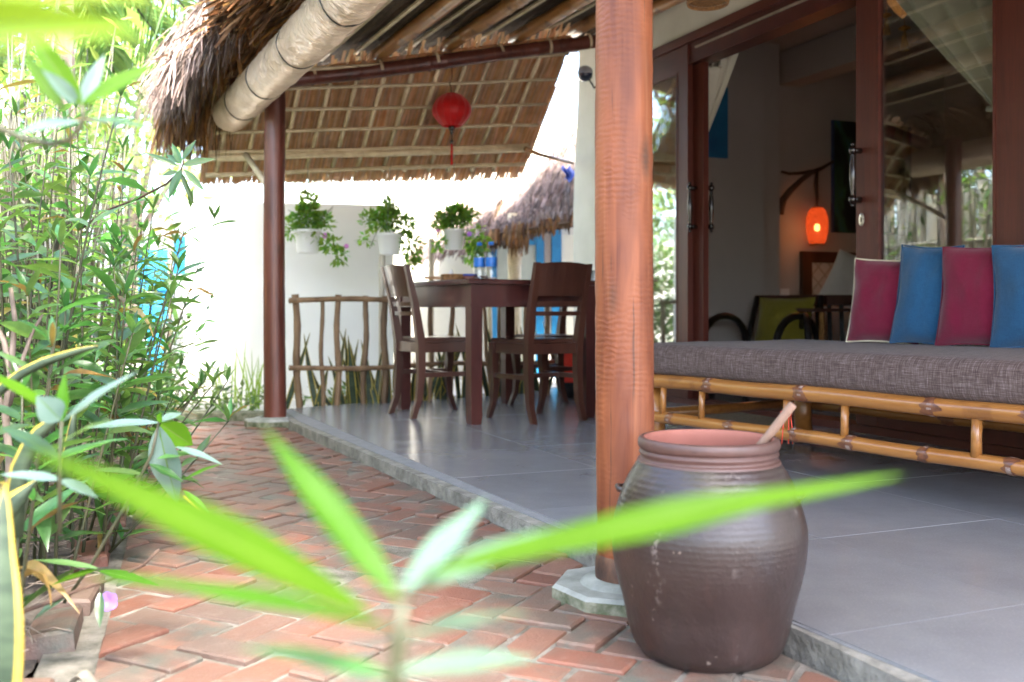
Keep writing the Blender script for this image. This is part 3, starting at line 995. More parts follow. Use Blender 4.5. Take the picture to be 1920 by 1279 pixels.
for k in range(4200):
    i = rt.uniform(-.48, 2.65); a = rt.uniform(-3.0, A1 + .05 * max(0, i)) if k < 3000 else rt.uniform(A0, -2.4)
    ln = rt.uniform(.3, .8); tw = rt.gauss(0, .05)
    p0 = roof(i, a, -rt.uniform(.002, .014)); p1 = roof(i + tw * ln, a - ln, -rt.uniform(.002, .016))
    side = (I + Vector((0, 0, SLOPE + rt.uniform(-.5, .5)))).normalized()
    und.ribbon([p0, (p0 + p1) / 2 + Vector((0, 0, -.002)), p1], rt.uniform(.004, .009), side)
for k in range(1500):
    i = rt.uniform(-.05, 2.6); a = rt.uniform(.35, 1.14); ln = rt.uniform(.15, .4)
    p0 = roof(i, a, -rt.uniform(.0, .02)); p1 = roof(i + rt.gauss(0, .06), a - ln, -rt.uniform(.0, .02))
    und.ribbon([p0, (p0 + p1) / 2, p1], rt.uniform(.005, .012), (I + Vector((0, 0, SLOPE + rt.uniform(-.3, .3)))).normalized())
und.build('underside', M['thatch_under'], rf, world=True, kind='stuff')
# shaggy eave
shag = MB(); shag2 = MB()
OUT = -I
for k in range(4600):
    a = rt.uniform(-.95, .46)
    lay = rt.random()
    i = -.26 - .20 * lay + rt.uniform(-.06, .06)
    bulge = .05 * math.exp(-((a + .2) / .35) ** 2)
    z0 = roof(0, 0).z + SLOPE * i + rt.uniform(-.02, .16) * (1.0 if lay > .3 else .3)
    p = PB0 + I * (i - bulge) + A * a; p.z = z0
    ln = rt.uniform(.16, .40) * (1.1 if lay > .5 else .75) * (1 if a > -.5 else .6)
    o = OUT * rt.uniform(.15, .75) + A * rt.gauss(0, .32)
    d = (o + Vector((0, 0, -rt.uniform(.1, .7)))).normalized()
    pts = [p]
    for q in range(3):
        d = (d + Vector((rt.gauss(0, .20), rt.gauss(0, .20), -.48 + rt.gauss(0, .15)))).normalized()
        pts.append(pts[-1] + d * ln / 3)
    side = Vector((rt.gauss(0, 1), rt.gauss(0, 1), rt.gauss(0, .3)))
    side = (side - d * side.dot(d)).normalized()
    w = rt.uniform(.004, .011)
    (shag if lay > .25 else shag2).ribbon(pts, [w * .8, w, w * .9, w * .25], side)
# corner hank that hangs over the lower roof
for k in range(950):
    a = rt.uniform(.15, .60); i = -.42 + rt.uniform(-.12, .26)
    p = PB0 + I * i + A * a; p.z = PB0.z + .04 + SLOPE * i + rt.uniform(-.06, .10)
    d = (OUT * rt.uniform(-.1, .45) + A * rt.uniform(-.1, .4) + Vector((0, 0, -.9))).normalized()
    ln = rt.uniform(.18, .42); pts = [p]
    for q in range(3):
        d = (d + Vector((rt.gauss(0, .08), rt.gauss(0, .08), -.35))).normalized(); pts.append(pts[-1] + d * ln / 3)
    side = Vector((rt.gauss(0, 1), rt.gauss(0, 1), 0)); side = (side - d * side.dot(d)).normalized()
    w = rt.uniform(.006, .014)
    shag2.ribbon(pts, [w, w, w * .9, w * .2], side)
# ragged brown butt ends under the eave, above the foil duct
for k in range(900):
    a = rt.uniform(-2.2, .35); i = rt.uniform(-.48, .02)
    p = roof(i, a, -rt.uniform(0, .03))
    d = (OUT * rt.uniform(.3, 1) + A * rt.gauss(0, .5) + Vector((0, 0, -rt.uniform(.1, .45)))).normalized()
    ln = rt.uniform(.08, .24)
    side = Vector((rt.gauss(0, 1), rt.gauss(0, 1), rt.gauss(0, 1))); side = (side - d * side.dot(d)).normalized()
    w = rt.uniform(.008, .02)
    shag2.ribbon([p, p + d * ln * .5 + Vector((0, 0, -.01)), p + d * ln + Vector((0, 0, -.04))], [w, w, w * .5], side)
# rolled bundle of cut stems under the eave
bc = P(455, 38, 5.15)
for k in range(1500):
    v = Vector((rt.gauss(0, 1), rt.gauss(0, 1), rt.gauss(0, 1))).normalized() * rt.random() ** .25
    p = bc + (-A) * (v.x * .30) + I * (v.y * .17) + Vector((0, 0, v.z * .14))
    d = (-I * .5 + A * (.55 + rt.gauss(0, .25)) + Vector((0, 0, -.35 + rt.gauss(0, .2))) + (v.y * I + Vector((0, 0, v.z))) * .35).normalized()
    ln = rt.uniform(.06, .14); side = Vector((rt.gauss(0, 1), rt.gauss(0, 1), rt.gauss(0, 1))); side = (side - d * side.dot(d)).normalized(); w = rt.uniform(.006, .012)
    shag2.ribbon([p, p + d * ln * .5, p + d * ln], [w, w, w * .8], side)
for (x0, y0, x1, y1, w) in ((505, 60, 482, 108, .034), (466, 40, 452, 100, .02), (545, 5, 535, 78, .016), (445, 95, 452, 140, .02)):
    shag2.ribbon([P(x0, y0, 5.0), P((x0 + x1) / 2, (y0 + y1) / 2, 4.98), P(x1, y1, 4.97)], [w * .4, w, w * .8], Vector((1, .3, .2)).normalized())
shag.build('eave_thatch', M['thatch_grey'], rf, world=True, kind='stuff')
shag2.build('eave_thatch', M['thatch_brown'], rf, world=True, kind='stuff')
# the red-brown beam, purlins along the terrace, thin split laths
def bpole(name, p0, p1, r, m, par, seg=14, bend=.0, nodes=0, seed=0, mn=None):
    mb = S(MB()); p0 = Vector(p0); p1 = Vector(p1); rr = random.Random(seed)
    N = 24; ln = (p1 - p0).length; d = (p1 - p0).normalized()
    offs = sorted(rr.uniform(.06, .94) for _ in range(nodes)) if nodes else []
    rm = d.to_track_quat('X', 'Z').to_matrix().to_4x4()
    pts = []; rad_ = []
    ks = [q / N for q in range(N + 1)]
    for o_ in offs: ks += [o_ - .012 / ln, o_, o_ + .012 / ln]
    ks = sorted(k for k in ks if 0 <= k <= 1)
    for k in ks:
        f = 1.0
        for o_ in offs:
            if abs(k - o_) < .003 / ln: f = 1.10
        pts.append(Vector((k * ln, bend * math.sin(math.pi * k) * .4 + .004 * math.sin(k * 17 + seed), bend * math.sin(math.pi * k) + .003 * math.sin(k * 11 + seed))))
        rad_.append(r * f * (1 - .06 * k))
    mb.tube(pts, rad_, seg)
    o = mb.build(name, m, par)
    if par is not None: o.matrix_basis = MW[par.name].inverted() @ (Matrix.Translation(p0) @ rm)
    else: o.matrix_basis = Matrix.Translation(p0) @ rm
    MW[o.name] = Matrix.Translation(p0) @ rm
    return o
bpole('beam', PB0 - (PB1 - PB0) * .10, PB1, .046, M['post'], rf, 16, -.012, 6, 1)
bpole('beam', PB0 - (PB1 - PB0) * .10 - A * 4.6, PB1 - A * 4.6, .046, M['post'], rf, 16, 0, 6, 2)
bl = PB1 - PB0
def beam_at(px):
    u = (px - 960) / FPX
    k = (u * PB0.y - PB0.x) / (bl.x - u * bl.y)
    return k
for q, px in enumerate((715, 842, 972, 1085, 1170)):
    k = beam_at(px); b = PB0 + bl * k; b.z += .088
    bpole('purlin', b + A * .20, b - A * 6.2, .042, M['purlin'], rf, 14, .006, 13, 30 + q)
for q, px in enumerate((612, 668, 780, 905, 1035, 1130)):
    k = beam_at(px); b = PB0 + bl * k; b.z += .118
    mb = MB(); mb.box((0, 0, 0), (6.0, .022, .012)); o = mb.build('lath', M['batten'], rf)
    o.matrix_basis = MW[rf.name].inverted() @ (Matrix.Translation(b - A * 2.85) @ Matrix.Rotation(math.atan2(A.y, A.x) + R.uniform(-.006, .006), 4, 'Z'))
# binding cords round the beam
for q, k in enumerate((.10, .27, .42, .60, .74, .86)):
    c = PB0 + bl * k; mb = S(MB()); d = bl.normalized(); a_ = d.cross(Vector((0, 0, 1))).normalized(); b_ = a_.cross(d)
    for j in range(3):
        mb.tube([c + d * (.006 * j) + (a_ * math.cos(t * math.pi / 8) + b_ * math.sin(t * math.pi / 8)) * .049 for t in range(17)], .003, 6, False)
    mb.build('binding', M['batten'], rf, world=True)

# foil-wrapped duct under the eave
d0 = P(430, 217, 5.76)
duct = thing('foil_duct', 'round duct wrapped in crinkled silver foil slung under the thatched eave', 'duct', d0)
mb = S(MB())
for_len = 5.2; N = 420; seg = 40
rd = random.Random(5)
frm = (-A).to_track_quat('X', 'Z').to_matrix().to_4x4()
for j in range(N + 1):
    x = for_len * j / N
    r0_ = .0995
    if j < 3: r0_ *= (.62, .86, .97)[j]
    for q in range(seg):
        an = 2 * math.pi * q / seg
        rr = r0_ * (1 + .03 * mnoise.noise(Vector((x * 9, math.cos(an) * 2, math.sin(an) * 2))) + .05 * mnoise.noise(Vector((x * 42, math.cos(an) * 2.2, math.sin(an) * 2.2 + 4))) + .025 * mnoise.noise(Vector((x * 90, math.cos(an) * 5, math.sin(an) * 5 + 9))))
        for bx in (.42, 1.02, 1.7, 2.4):
            rr -= .006 * math.exp(-((x - bx) / .02) ** 2)
        mb.v.append(Vector((x, rr * math.cos(an), rr * math.sin(an))))
for j in range(N):
    for q in range(seg):
        q2 = (q + 1) % seg; mb.face([j * seg + q, j * seg + q2, (j + 1) * seg + q2, (j + 1) * seg + q])
mb.face([q for q in range(seg)]); mb.face([N * seg + q for q in reversed(range(seg))])
o = mb.build('foil_sleeve', M['foil'], duct); o.matrix_basis = frm
for bx in (.42, 1.02, 1.7, 2.4):
    mb = S(MB()); mb.tube([(bx + .006 * math.sin(t), .0975 * math.cos(t * math.pi / 12), .0975 * math.sin(t * math.pi / 12)) for t in range(25)], .0028, 6, False)
    o = mb.build('tie_wire', M['black_plastic'], duct); o.matrix_basis = frm

# ------------------------------------------------------------------ lower roof at the far end
lt = thing('lean_to_roof', 'tan thatched end roof on a bamboo lattice beyond the dining table', 'roof', PB0)
RD_ = (A * math.cos(rad(42.7)) + Vector((0, 0, -math.sin(rad(42.7))))).normalized()
bd = bl.normalized()
def lo(k, t, dz=0.0):
    """k: 0 at the post .. 1 at the house along the beam; t: metres down the slope"""
    p = PB0 + bl * k + RD_ * t
    nrm = bd.cross(RD_).normalized()
    if nrm.z < 0: nrm = -nrm
    p = p + nrm * (dz + .02)
    return p
def t_solve(k, py):
    a, b = 0.2, 1.6
    for _ in range(40):
        m = (a + b) / 2; p = PB0 + bl * k + RD_ * m
        if 580 - (p.z - EYE) / p.y * FPX < py: a = m
        else: b = m
    return a
TL0, TL1 = t_solve(-.1, 345), t_solve(.85, 338)
def t_end(k): return TL0 + (TL1 - TL0) * (k + .1) / .95
def k_at(px, t):
    '''beam parameter whose rafter passes pixel column px at t metres down the slope'''
    a, b = -1.0, 1.5
    for _ in range(40):
        m = (a + b) / 2; p = PB0 + bl * m + RD_ * t
        if 960 + p.x / p.y * FPX < px: a = m
        else: b = m
    return a
K0 = k_at(379, TL0)
KR0, KR1 = k_at(1075, 0), k_at(984, TL1)
print('lean', TL0, TL1, K0, KR0, KR1)
def k_right(t): return KR0 + (KR1 - KR0) * t / TL1
rl = random.Random(33)
base = MB(); base.sheet(lambda u, v: lo(K0 + (k_right(v * t_end(.4)) - K0) * u, -.02 + v * (t_end(K0 + (KR0 - K0) * u) + .0), .034), 30, 4)
base.build('thatch_core', M['thatch_tan'], lt, world=True, solid=.012)
for lay, nn in ((0, 900), (1, 700)):
    strips = MB()
    for k in range(nn):
        u = rl.random(); kk = K0 + (KR0 + .02 - K0) * u
        t0_ = rl.choice((-.02, .16, .37, .57, .77)) + rl.uniform(-.02, .02)
        te = t_end(kk)
        t1_ = min(t0_ + rl.uniform(.3, .5), te + rl.uniform(-.012, .022))
        if t0_ > te - .25 or rl.random() < .2: t1_ = te + rl.uniform(-.012, .028); t0_ = max(0, t1_ - .4)
        kk2 = kk - .0 + rl.gauss(0, .006)
        if kk > k_right(t1_) - .005: continue
        h = rl.uniform(.002, .016) - .012 * ((t0_ * 5.5) % 1) * .0
        side = (bd + RD_ * rl.gauss(0, .05) + Vector((0, 0, rl.gauss(0, .15)))).normalized()
        strips.ribbon([lo(kk, t0_, h + .012), lo((kk + kk2) / 2, (t0_ + t1_) / 2, h), lo(kk2, t1_, h - .004)], rl.uniform(.007, .016), side)
    strips.build('thatch', M['thatch_tan'], lt, world=True, kind='stuff')
# top cover of weathered thatch
cov = MB()
for k in range(700):
    kk = rl.uniform(K0, KR1 - .02); t0_ = rl.uniform(-.1, TL0 - .36)
    cov.ribbon([lo(kk, t0_, .075), lo(kk + rl.gauss(0, .02), t0_ + .3, .06)], .02, bd)
cov.build('top_thatch', M['thatch_tan'], lt, world=True, kind='stuff')
# rafters: split bamboo down the slope
for q, (px, w) in enumerate(((440, 30), (498, 28), (565, 30), (625, 28), (676, 30), (727, 28), (780, 28), (830, 26), (880, 26), (925, 24), (978, 24), (1022, 24))):
    k = beam_at(px) + .0
    p0 = lo(k, -.01, -.012); p1 = lo(k - .004 + R.uniform(-.008, .008), t_end(k) - .09, -.012)
    mb = S(MB()); wv = .015
    mb.tube([p0, (p0 + p1) / 2 + Vector((R.uniform(-.006, .006), 0, R.uniform(-.004, .004))), p1], [wv * R.uniform(.95, 1.15), wv, wv * R.uniform(.9, 1.1)], 8)
    mb.build('rafter', M['batten'], lt, world=True)
# battens across, along lines read in the plane of the roof
NRM = bd.cross(RD_).normalized()
if NRM.z < 0: NRM = -NRM
def on_lean(px, py, dz):
    o = Vector((0, 0, EYE)); d = P(px, py, 1.0) - o
    q0 = PB0 + NRM * (dz + .02)
    return o + d * ((q0 - o).dot(NRM) / d.dot(NRM))
for (x0, y0, x1, y1, r, nm, dz) in ((560, 130, 1066, 102, .011, 'batten', -.030), (430, 171, 1045, 149, .011, 'batten', -.030), (415, 208, 1026, 196, .011, 'batten', -.030), (405, 250, 1008, 234, .0115, 'batten', -.030),
                                  (393, 287, 990, 273, .012, 'batten', -.032), (392, 297, 993, 279, .021, 'pole', -.048), (386, 328, 984, 307, .014, 'batten', -.030)):
    mb = S(MB()); nn_ = 9
    mb.tube([on_lean(x0 + (x1 - x0) * q / nn_ , y0 + (y1 - y0) * q / nn_ + R.uniform(-1.2, 1.2), dz) for q in range(nn_ + 1)], [r * R.uniform(.92, 1.1) for q in range(nn_ + 1)], 9)
    mb.build(nm, M['batten'], lt, world=True)
mb = S(MB()); mb.tube([P(503, 352, 5.36), P(480, 318, 5.60), P(461, 290, 5.85)], .017, 10)
mb.build('brace', M['batten'], lt, world=True)
mb = S(MB()); mb.tube([P(985, 279, 6.6), P(1012, 290, 6.7), P(1040, 297, 6.95), P(1074, 306, 7.35)], [.016, .014, .013, .012], 10)
mb.build('brace', M['purlin'], lt, world=True)
for q, (x0, y0, x1, y1) in enumerate(((578, 316, 575, 352), (728, 314, 722, 342), (405, 330, 420, 295), (850, 318, 858, 352))):
    Y = 6.2 + .12 * q
    mb = S(MB()); mb.tube([P(x0, y0, Y), P((x0 + x1) / 2 + 4, (y0 + y1) / 2, Y), P(x1, y1, Y)], .003, 6)
    mb.build('loose_twine', M['batten'], lt, world=True)

# ------------------------------------------------------------------ red lantern
kL = beam_at(847)
lb = PB0 + bl * kL
lan = thing('lantern', 'red silk lantern with black finial and tassel hanging from the beam', 'lantern', (lb.x, lb.y, EYE + (580 - 208) / FPX * lb.y))
lc = MW[lan.name].translation
sc_ = lb.y / FPX
mb = S(MB()); nr = 16
prof = []
for k in range(25):
    q = k / 24; z = (q - .5) * 58 * sc_
    r = 36.5 * sc_ * (math.sin(math.pi * (.13 + .74 * q)) ** .75) * (1 - .10 * (.5 - q))
    prof.append((r, z))
n = 64
for r, z in prof:
    for k in range(n):
        an = 2 * math.pi * k / n
        rr = r * (1 - .045 * abs(math.sin(an * nr / 2)) ** .6)
        mb.v.append(Vector((rr * math.cos(an), rr * math.sin(an), z)))
for i in range(len(prof) - 1):
    for k in range(n):
        k2 = (k + 1) % n; mb.face([i * n + k, i * n + k2, (i + 1) * n + k2, (i + 1) * n + k])
body = mb.build('shade', M['silk'], lan)
for k in range(nr):
    an = 2 * math.pi * (k) / nr
    mb = S(MB()); mb.tube([(r * 1.005 * math.cos(an), r * 1.005 * math.sin(an), z) for r, z in prof[::3]], .0016, 5)
    mb.build('rib', M['silk'], body)
mb = S(MB()); mb.lathe([(.0, .0), (.035, .0), (.040, .008), (.038, .016), (.0, .017)], 20, (0, 0, 29 * sc_ - .005)); mb.build('cap', M['silk'], lan)
mb = S(MB()); mb.lathe([(.0, -.052), (.008, -.05), (.012, -.042), (.008, -.034), (.017, -.024), (.022, -.014), (.020, -.004), (.0, .0)], 18, (0, 0, -29 * sc_ + .004)); mb.build('finial', M['handle'], lan)
zt = -29 * sc_
mb = S(MB()); mb.tube([(0, 0, zt - .045), (.002, 0, zt - .085), (0, 0, zt - .115)], .0035, 8)
mb.lathe([(.0, -.015), (.009, -.010), (.011, 0), (.009, .010), (0, .015)], 14, (0, 0, zt - .095)); mb.build('bead', M['handle'], lan)
mb = MB(); rl2 = random.Random(3)
for k in range(40):
    an = rl2.uniform(0, 6.28); r = .006 * math.sqrt(rl2.random())
    mb.ribbon([Vector((r * math.cos(an), r * math.sin(an), zt - .108)), Vector((r * 1.5 * math.cos(an), r * 1.5 * math.sin(an), zt - .16)), Vector((r * 1.4 * math.cos(an), r * 1.4 * math.sin(an), zt - .235))], .0035, Vector((math.sin(an), -math.cos(an), 0)))
mb.build('tassel', M['silk'], lan)
mb = S(MB()); mb.tube([(0, 0, 29 * sc_), (-.004, 0, 29 * sc_ + .04), (-.014, 0, 29 * sc_ + .075), (.0, 0, 29 * sc_ + .10), (.003, 0, 29 * sc_ + .12), (-.002, 0, 29 * sc_ + .19), (-.004, 0, lb.z - lc.z - .03)], .0028, 6)
mb.build('wire', M['handle'], lan)

# ------------------------------------------------------------------ dining set
TA = rad(30)
table = thing('dining_table', 'dark mahogany dining table with panelled apron on the terrace', 'table', (-.19, 4.97, 0), TA)
TW, TL = .685, .86
for x in (0, TW):
    for y in (0, TL):
        MB().post([(x, y, 0), (x, y, .03), (x, y, .62)], [.052, .060, .064], [.052, .060, .064]).build('leg', M['table_wood'], table)
for (a, b) in (((.034, -.027, .59), (TW - .034, .0, .698)), ((.034, TL, .59), (TW - .034, TL + .027, .698)), ((-.027, .034, .59), (0, TL - .034, .698)), ((TW, .034, .59), (TW + .027, TL - .034, .698))):
    MB().span(a, b).build('apron', M['table_wood'], table)
for x in (0, TW):
    for y in (0, TL):
        MB().box((x, y, .659), (.066, .066, .078)).build('corner_block', M['table_wood'], table)
for (a, b) in (((-.04, -.040, .585), (TW + .04, -.0275, .600)), ((-.04, TL + .0275, .585), (TW + .04, TL + .04, .600)), ((-.040, -.0275, .585), (-.0275, TL + .0275, .600)), ((TW + .0275, -.0275, .585), (TW + .04, TL + .0275, .600))):
    MB().span(a, b).build('moulding', M['table_wood'], table)
mb = MB(); mb.cham((TW / 2, TL / 2, .711), (TW + .13, TL + .13, .024), .006); mb.build('tabletop', M['table_wood'], table)

def make_chair(label, x, y, rz):
    t = thing('dining_chair', label, 'chair', (x, y, 0), rz, 'dark dining chairs round the table')
    w, dp = .315, .30
    for sx in (-1, 1):
        X = sx * w / 2
        MB().post([(X, -dp / 2 - .045, 0), (X, -dp / 2 - .012, .10), (X, -dp / 2, .25), (X, -dp / 2 - .002, .40), (X * 1.02, -dp / 2 - .035, .60), (X * 1.05, -dp / 2 - .085, .805)],
                  [.028, .032, .036, .038, .034, .028], [.030, .034, .040, .044, .034, .024]).build('leg', M['dark_wood'], t)
        MB().post([(X * 1.04, dp / 2 + .045, 0), (X * 1.02, dp / 2 + .012, .08), (X * 1.02, dp / 2 - .002, .18), (X * 1.02, dp / 2 + .010, .30), (X * 1.02, dp / 2 + .004, .40)],
                  [.024, .028, .032, .038, .040], [.024, .028, .032, .040, .042]).build('leg', M['dark_wood'], t)
        MB().span((X - sx * .016, -dp / 2 + .0225, .345), (X + sx * .010, dp / 2 - .018, .399)).build('apron', M['dark_wood'], t)
        MB().span((X - .009, -dp / 2 + .018, .215), (X + .009, dp / 2 - .014, .240)).build('stretcher', M['dark_wood'], t)
    MB().span((-w / 2 + .021, dp / 2 - .006, .345), (w / 2 - .021, dp / 2 + .016, .399)).build('apron', M['dark_wood'], t)
    MB().span((-w / 2 + .020, -dp / 2 - .012, .345), (w / 2 - .020, -dp / 2 + .012, .399)).build('apron', M['dark_wood'], t)
    MB().span((-w / 2 + .0095, -.012, .2155), (w / 2 - .0095, .010, .2395)).build('stretcher', M['dark_wood'], t)
    mb = MB(); mb.cham((0, .012, .412), (w + .036, dp - .004, .022), .006); mb.build('seat', M['dark_wood'], t)
    def panel(z0, z1, y0, y1, th, name):
        mb = MB(); nn = 8
        def pt(u, v, o):
            xx = (u - .5) * (w - .030 + (.02 * v if name == 'backrest' else 0))
            yb = y0 + (y1 - y0) * v - .022 * (1 - (2 * u - 1) ** 2)
            zz = z0 + (z1 - z0) * v + (.010 * (1 - (2 * u - 1) ** 2) if (name == 'backrest' and v == 1) else 0)
            return (xx, yb + o, zz)
        b0 = len(mb.v)
        for o in (-th / 2, th / 2):
            for v in (0, 1):
                for q in range(nn + 1): mb.v.append(Vector(pt(q / nn, v, o)))
        m_ = nn + 1
        for q in range(nn):
            a_ = b0 + q
            mb.face([a_, a_ + 1, a_ + m_ + 1, a_ + m_]); mb.face([a_ + 2 * m_ + 1, a_ + 2 * m_, a_ + 3 * m_, a_ + 3 * m_ + 1])
            mb.face([a_ + m_, a_ + m_ + 1, a_ + 3 * m_ + 1, a_ + 3 * m_]); mb.face([a_ + 1, a_, a_ + 2 * m_, a_ + 2 * m_ + 1])
        mb.build(name, M['dark_wood'], t)
    panel(.640, .800, -dp / 2 - .046, -dp / 2 - .084, .018, 'backrest')
    panel(.590, .612, -dp / 2 - .034, -dp / 2 - .038, .014, 'slat')
    panel(.540, .562, -dp / 2 - .024, -dp / 2 - .028, .014, 'slat')
    return t
# local +y is the way the chair faces
make_chair('dark wooden dining chair on the fence side of the table, seen side-on', -.42, 5.45, rad(-62))
make_chair('dark wooden dining chair with its back to the camera, pushed under the table', .125, 5.21, rad(35))
make_chair('dark wooden dining chair beside the cream wall, mostly hidden behind the table', .24, 5.92, rad(120))

# things on the table
def bottle(px, Y, label):
    p = P(px, 525, Y); t = thing('water_bottle', label, 'bottle', (p.x, p.y, .7235))
    mb = S(MB()); mb.lathe([(.0, .0), (.026, .0), (.031, .006), (.0315, .05), (.029, .06), (.0315, .07), (.0315, .14), (.028, .165), (.014, .19), (.0125, .205), (.0, .206)], 20)
    mb.build('body', M['bottle'], t)
    mb = S(MB()); mb.lathe([(.0318, .085), (.0322, .087), (.0322, .133), (.0318, .135)], 20); mb.build('label_band', M['label_blue'], t)
    mb = S(MB()); mb.lathe([(.0, .222), (.014, .222), (.0155, .219), (.0155, .204), (.0, .204)], 16); mb.build('cap', M['label_blue'], t)
bottle(899, 5.55, 'clear water bottle with blue band, the one nearer the tissue box')
bottle(921, 5.50, 'clear water bottle with blue band, the one nearer the chair back')
tb = P(847, 525, 5.62)
t = thing('tissue_box', 'woven brown tissue box with white tissue on the table corner', 'tissue box', (tb.x, tb.y, .7235), rad(20))
mb = MB()
for r_ in range(6):
    for s_ in range(4):
        for e in range(4):
            pass
mb.cham((0, 0, .024), (.10, .075, .048), .004); mb.build('body', M['basket'], t)
for r_ in range(5):
    mb = S(MB()); z = .005 + r_ * .0095
    mb.tube([(-.052, -.0395, z), (.052, -.0395, z), (.052, .0395, z), (-.052, .0395, z), (-.052, -.0395, z)], .0045, 6); mb.build('cane', M['basket'], t)
mb = S(MB()); mb.lathe([(.018, .046), (.012, .056), (.014, .062), (.002, .074)], 9, wob=.6); mb.build('tissue', M['linen'], t)
tb = P(886, 525, 5.68)
t = thing('wooden_tray', 'round reddish wooden tray beside the water bottles', 'tray', (tb.x, tb.y, .7235))
mb = S(MB()); mb.lathe([(.0, .004), (.05, .004), (.075, .014), (.085, .038), (.089, .038), (.080, .010), (.055, .0), (.0, .0)], 24); mb.build('bowl', m_wood('tray_wood', (.11, .03, .014), (.2, .06, .03)), t)
tb = P(881, 520, 5.70)
mb = S(MB()); mb.tube([(-.04, 0, .008), (.04, 0, .008)], .008, 8)
o = mb.build('lighter', M['blue_tarp']); o.location = (tb.x, tb.y, .7235 + .036); tag(o, 'small blue lighter lying on the wooden tray', 'lighter')

# bin with red liner
bp = P(1086, 738, 6.55)
t = thing('waste_bin', 'black mesh waste bin with red plastic liner at the cream wall', 'bin', (bp.x - .02, bp.y, 0))
mb = S(MB()); mb.lathe([(.0, .004), (.095, .004), (.100, .0), (.128, .24), (.124, .24), (.097, .008)], 24); mb.build('body', M['black_plastic'], t)
mb = S(MB()); mb.lathe([(.118, .10), (.130, .16), (.134, .25), (.138, .31), (.136, .325), (.125, .30), (.120, .24)], 28, wob=.07); mb.build('liner', M['bin_red'], t)

# ------------------------------------------------------------------ bamboo fence
fa = P(553, 765, 5.84); fb = P(1068, 741, 6.72)
fl = (Vector((fb.x, fb.y, 0)) - Vector((fa.x, fa.y, 0)))
fence = thing('bamboo_fence', 'low bamboo post-and-rail fence along the far edge of the terrace', 'fence', (fa.x, fa.y, -.08))
rfen = random.Random(4)
def fence_at(px):
    u = (px - 960) / FPX
    k = (u * fa.y - fa.x) / (fl.x - u * fl.y)
    return Vector((fa.x, fa.y, 0)) + fl * k
for (px, top, r, lean) in ((554, .66, .024, .02), (603, .645, .015, .005), (633, .66, .021, .0), (687, .655, .020, -.02), (721, .655, .024, .0), (757, .64, .019, .01), (808, .66, .018, 0), (848, .65, .019, -.02), (905, .64, .015, .06), (940, .64, .018, -.03), (985, .64, .020, .03), (1025, .65, .018, 0), (1058, .64, .02, -.02)):
    b = fence_at(px)
    mb = S(MB()); pts = []; rr = []
    nk = rfen.randint(4, 6)
    for q in range(nk * 3 + 1):
        k = q / (nk * 3); z = -.08 + (top + .08) * k
        pts.append(Vector((b.x + lean * (1 - k) + .006 * math.sin(k * 9 + px), b.y + .005 * math.sin(k * 7 + px), z)))
        rr.append(r * .86 * (1.12 if q % 3 == 0 else 1.0) * (1 - .06 * k))
    mb.tube(pts, rr, 10); mb.build('post', M['fence_bamboo'], fence, world=True)
for (z, r) in ((.628, .016), (.225, .015)):
    mb = S(MB()); f0 = Vector((fa.x, fa.y, 0)) - fl * .015
    f1 = Vector((fa.x, fa.y, 0)) + fl * 1.0
    mb.tube([f0.lerp(f1, q / 14) + Vector((0, -.026 + .004 * math.sin(q), z + .008 * math.sin(q * .8 + z * 9))) for q in range(15)], [r * (1.1 if q % 3 == 0 else 1) for q in range(15)], 10)
    mb.build('rail', M['fence_bamboo'], fence, world=True)
pw = P(716, 700, 6.35)
t = thing('bamboo_stake', 'tall pale bamboo stake standing behind the fence below the middle flowerpot', 'stake', (pw.x, pw.y, -.1))
mb = S(MB()); mb.tube([(0, 0, z * .1) for z in range(11)] + [(.004, 0, 1.02)], [.02 if z % 3 else .0225 for z in range(12)], 10); mb.build('culm', M['pale_bamboo'], t)
pw = P(806, 700, 7.5)
t = thing('bamboo_rack', 'thin bamboo drying rack with one crossbar in front of the neighbouring wall', 'rack', (pw.x, pw.y, -.1))
mb = S(MB()); mb.tube([(0, 0, 0), (.01, 0, .6), (.012, 0, 1.2)], .022, 8); mb.build('upright', M['batten'], t)
mb = S(MB()); mb.tube([(.46, .0, 0), (.45, 0, .6), (.44, 0, 1.05)], .018, 8); mb.build('upright', M['batten'], t)
mb = S(MB()); mb.tube([(-.04, -.02, .91), (.5, -.02, .90)], .012, 8); mb.build('crossbar', M['purlin'], t)

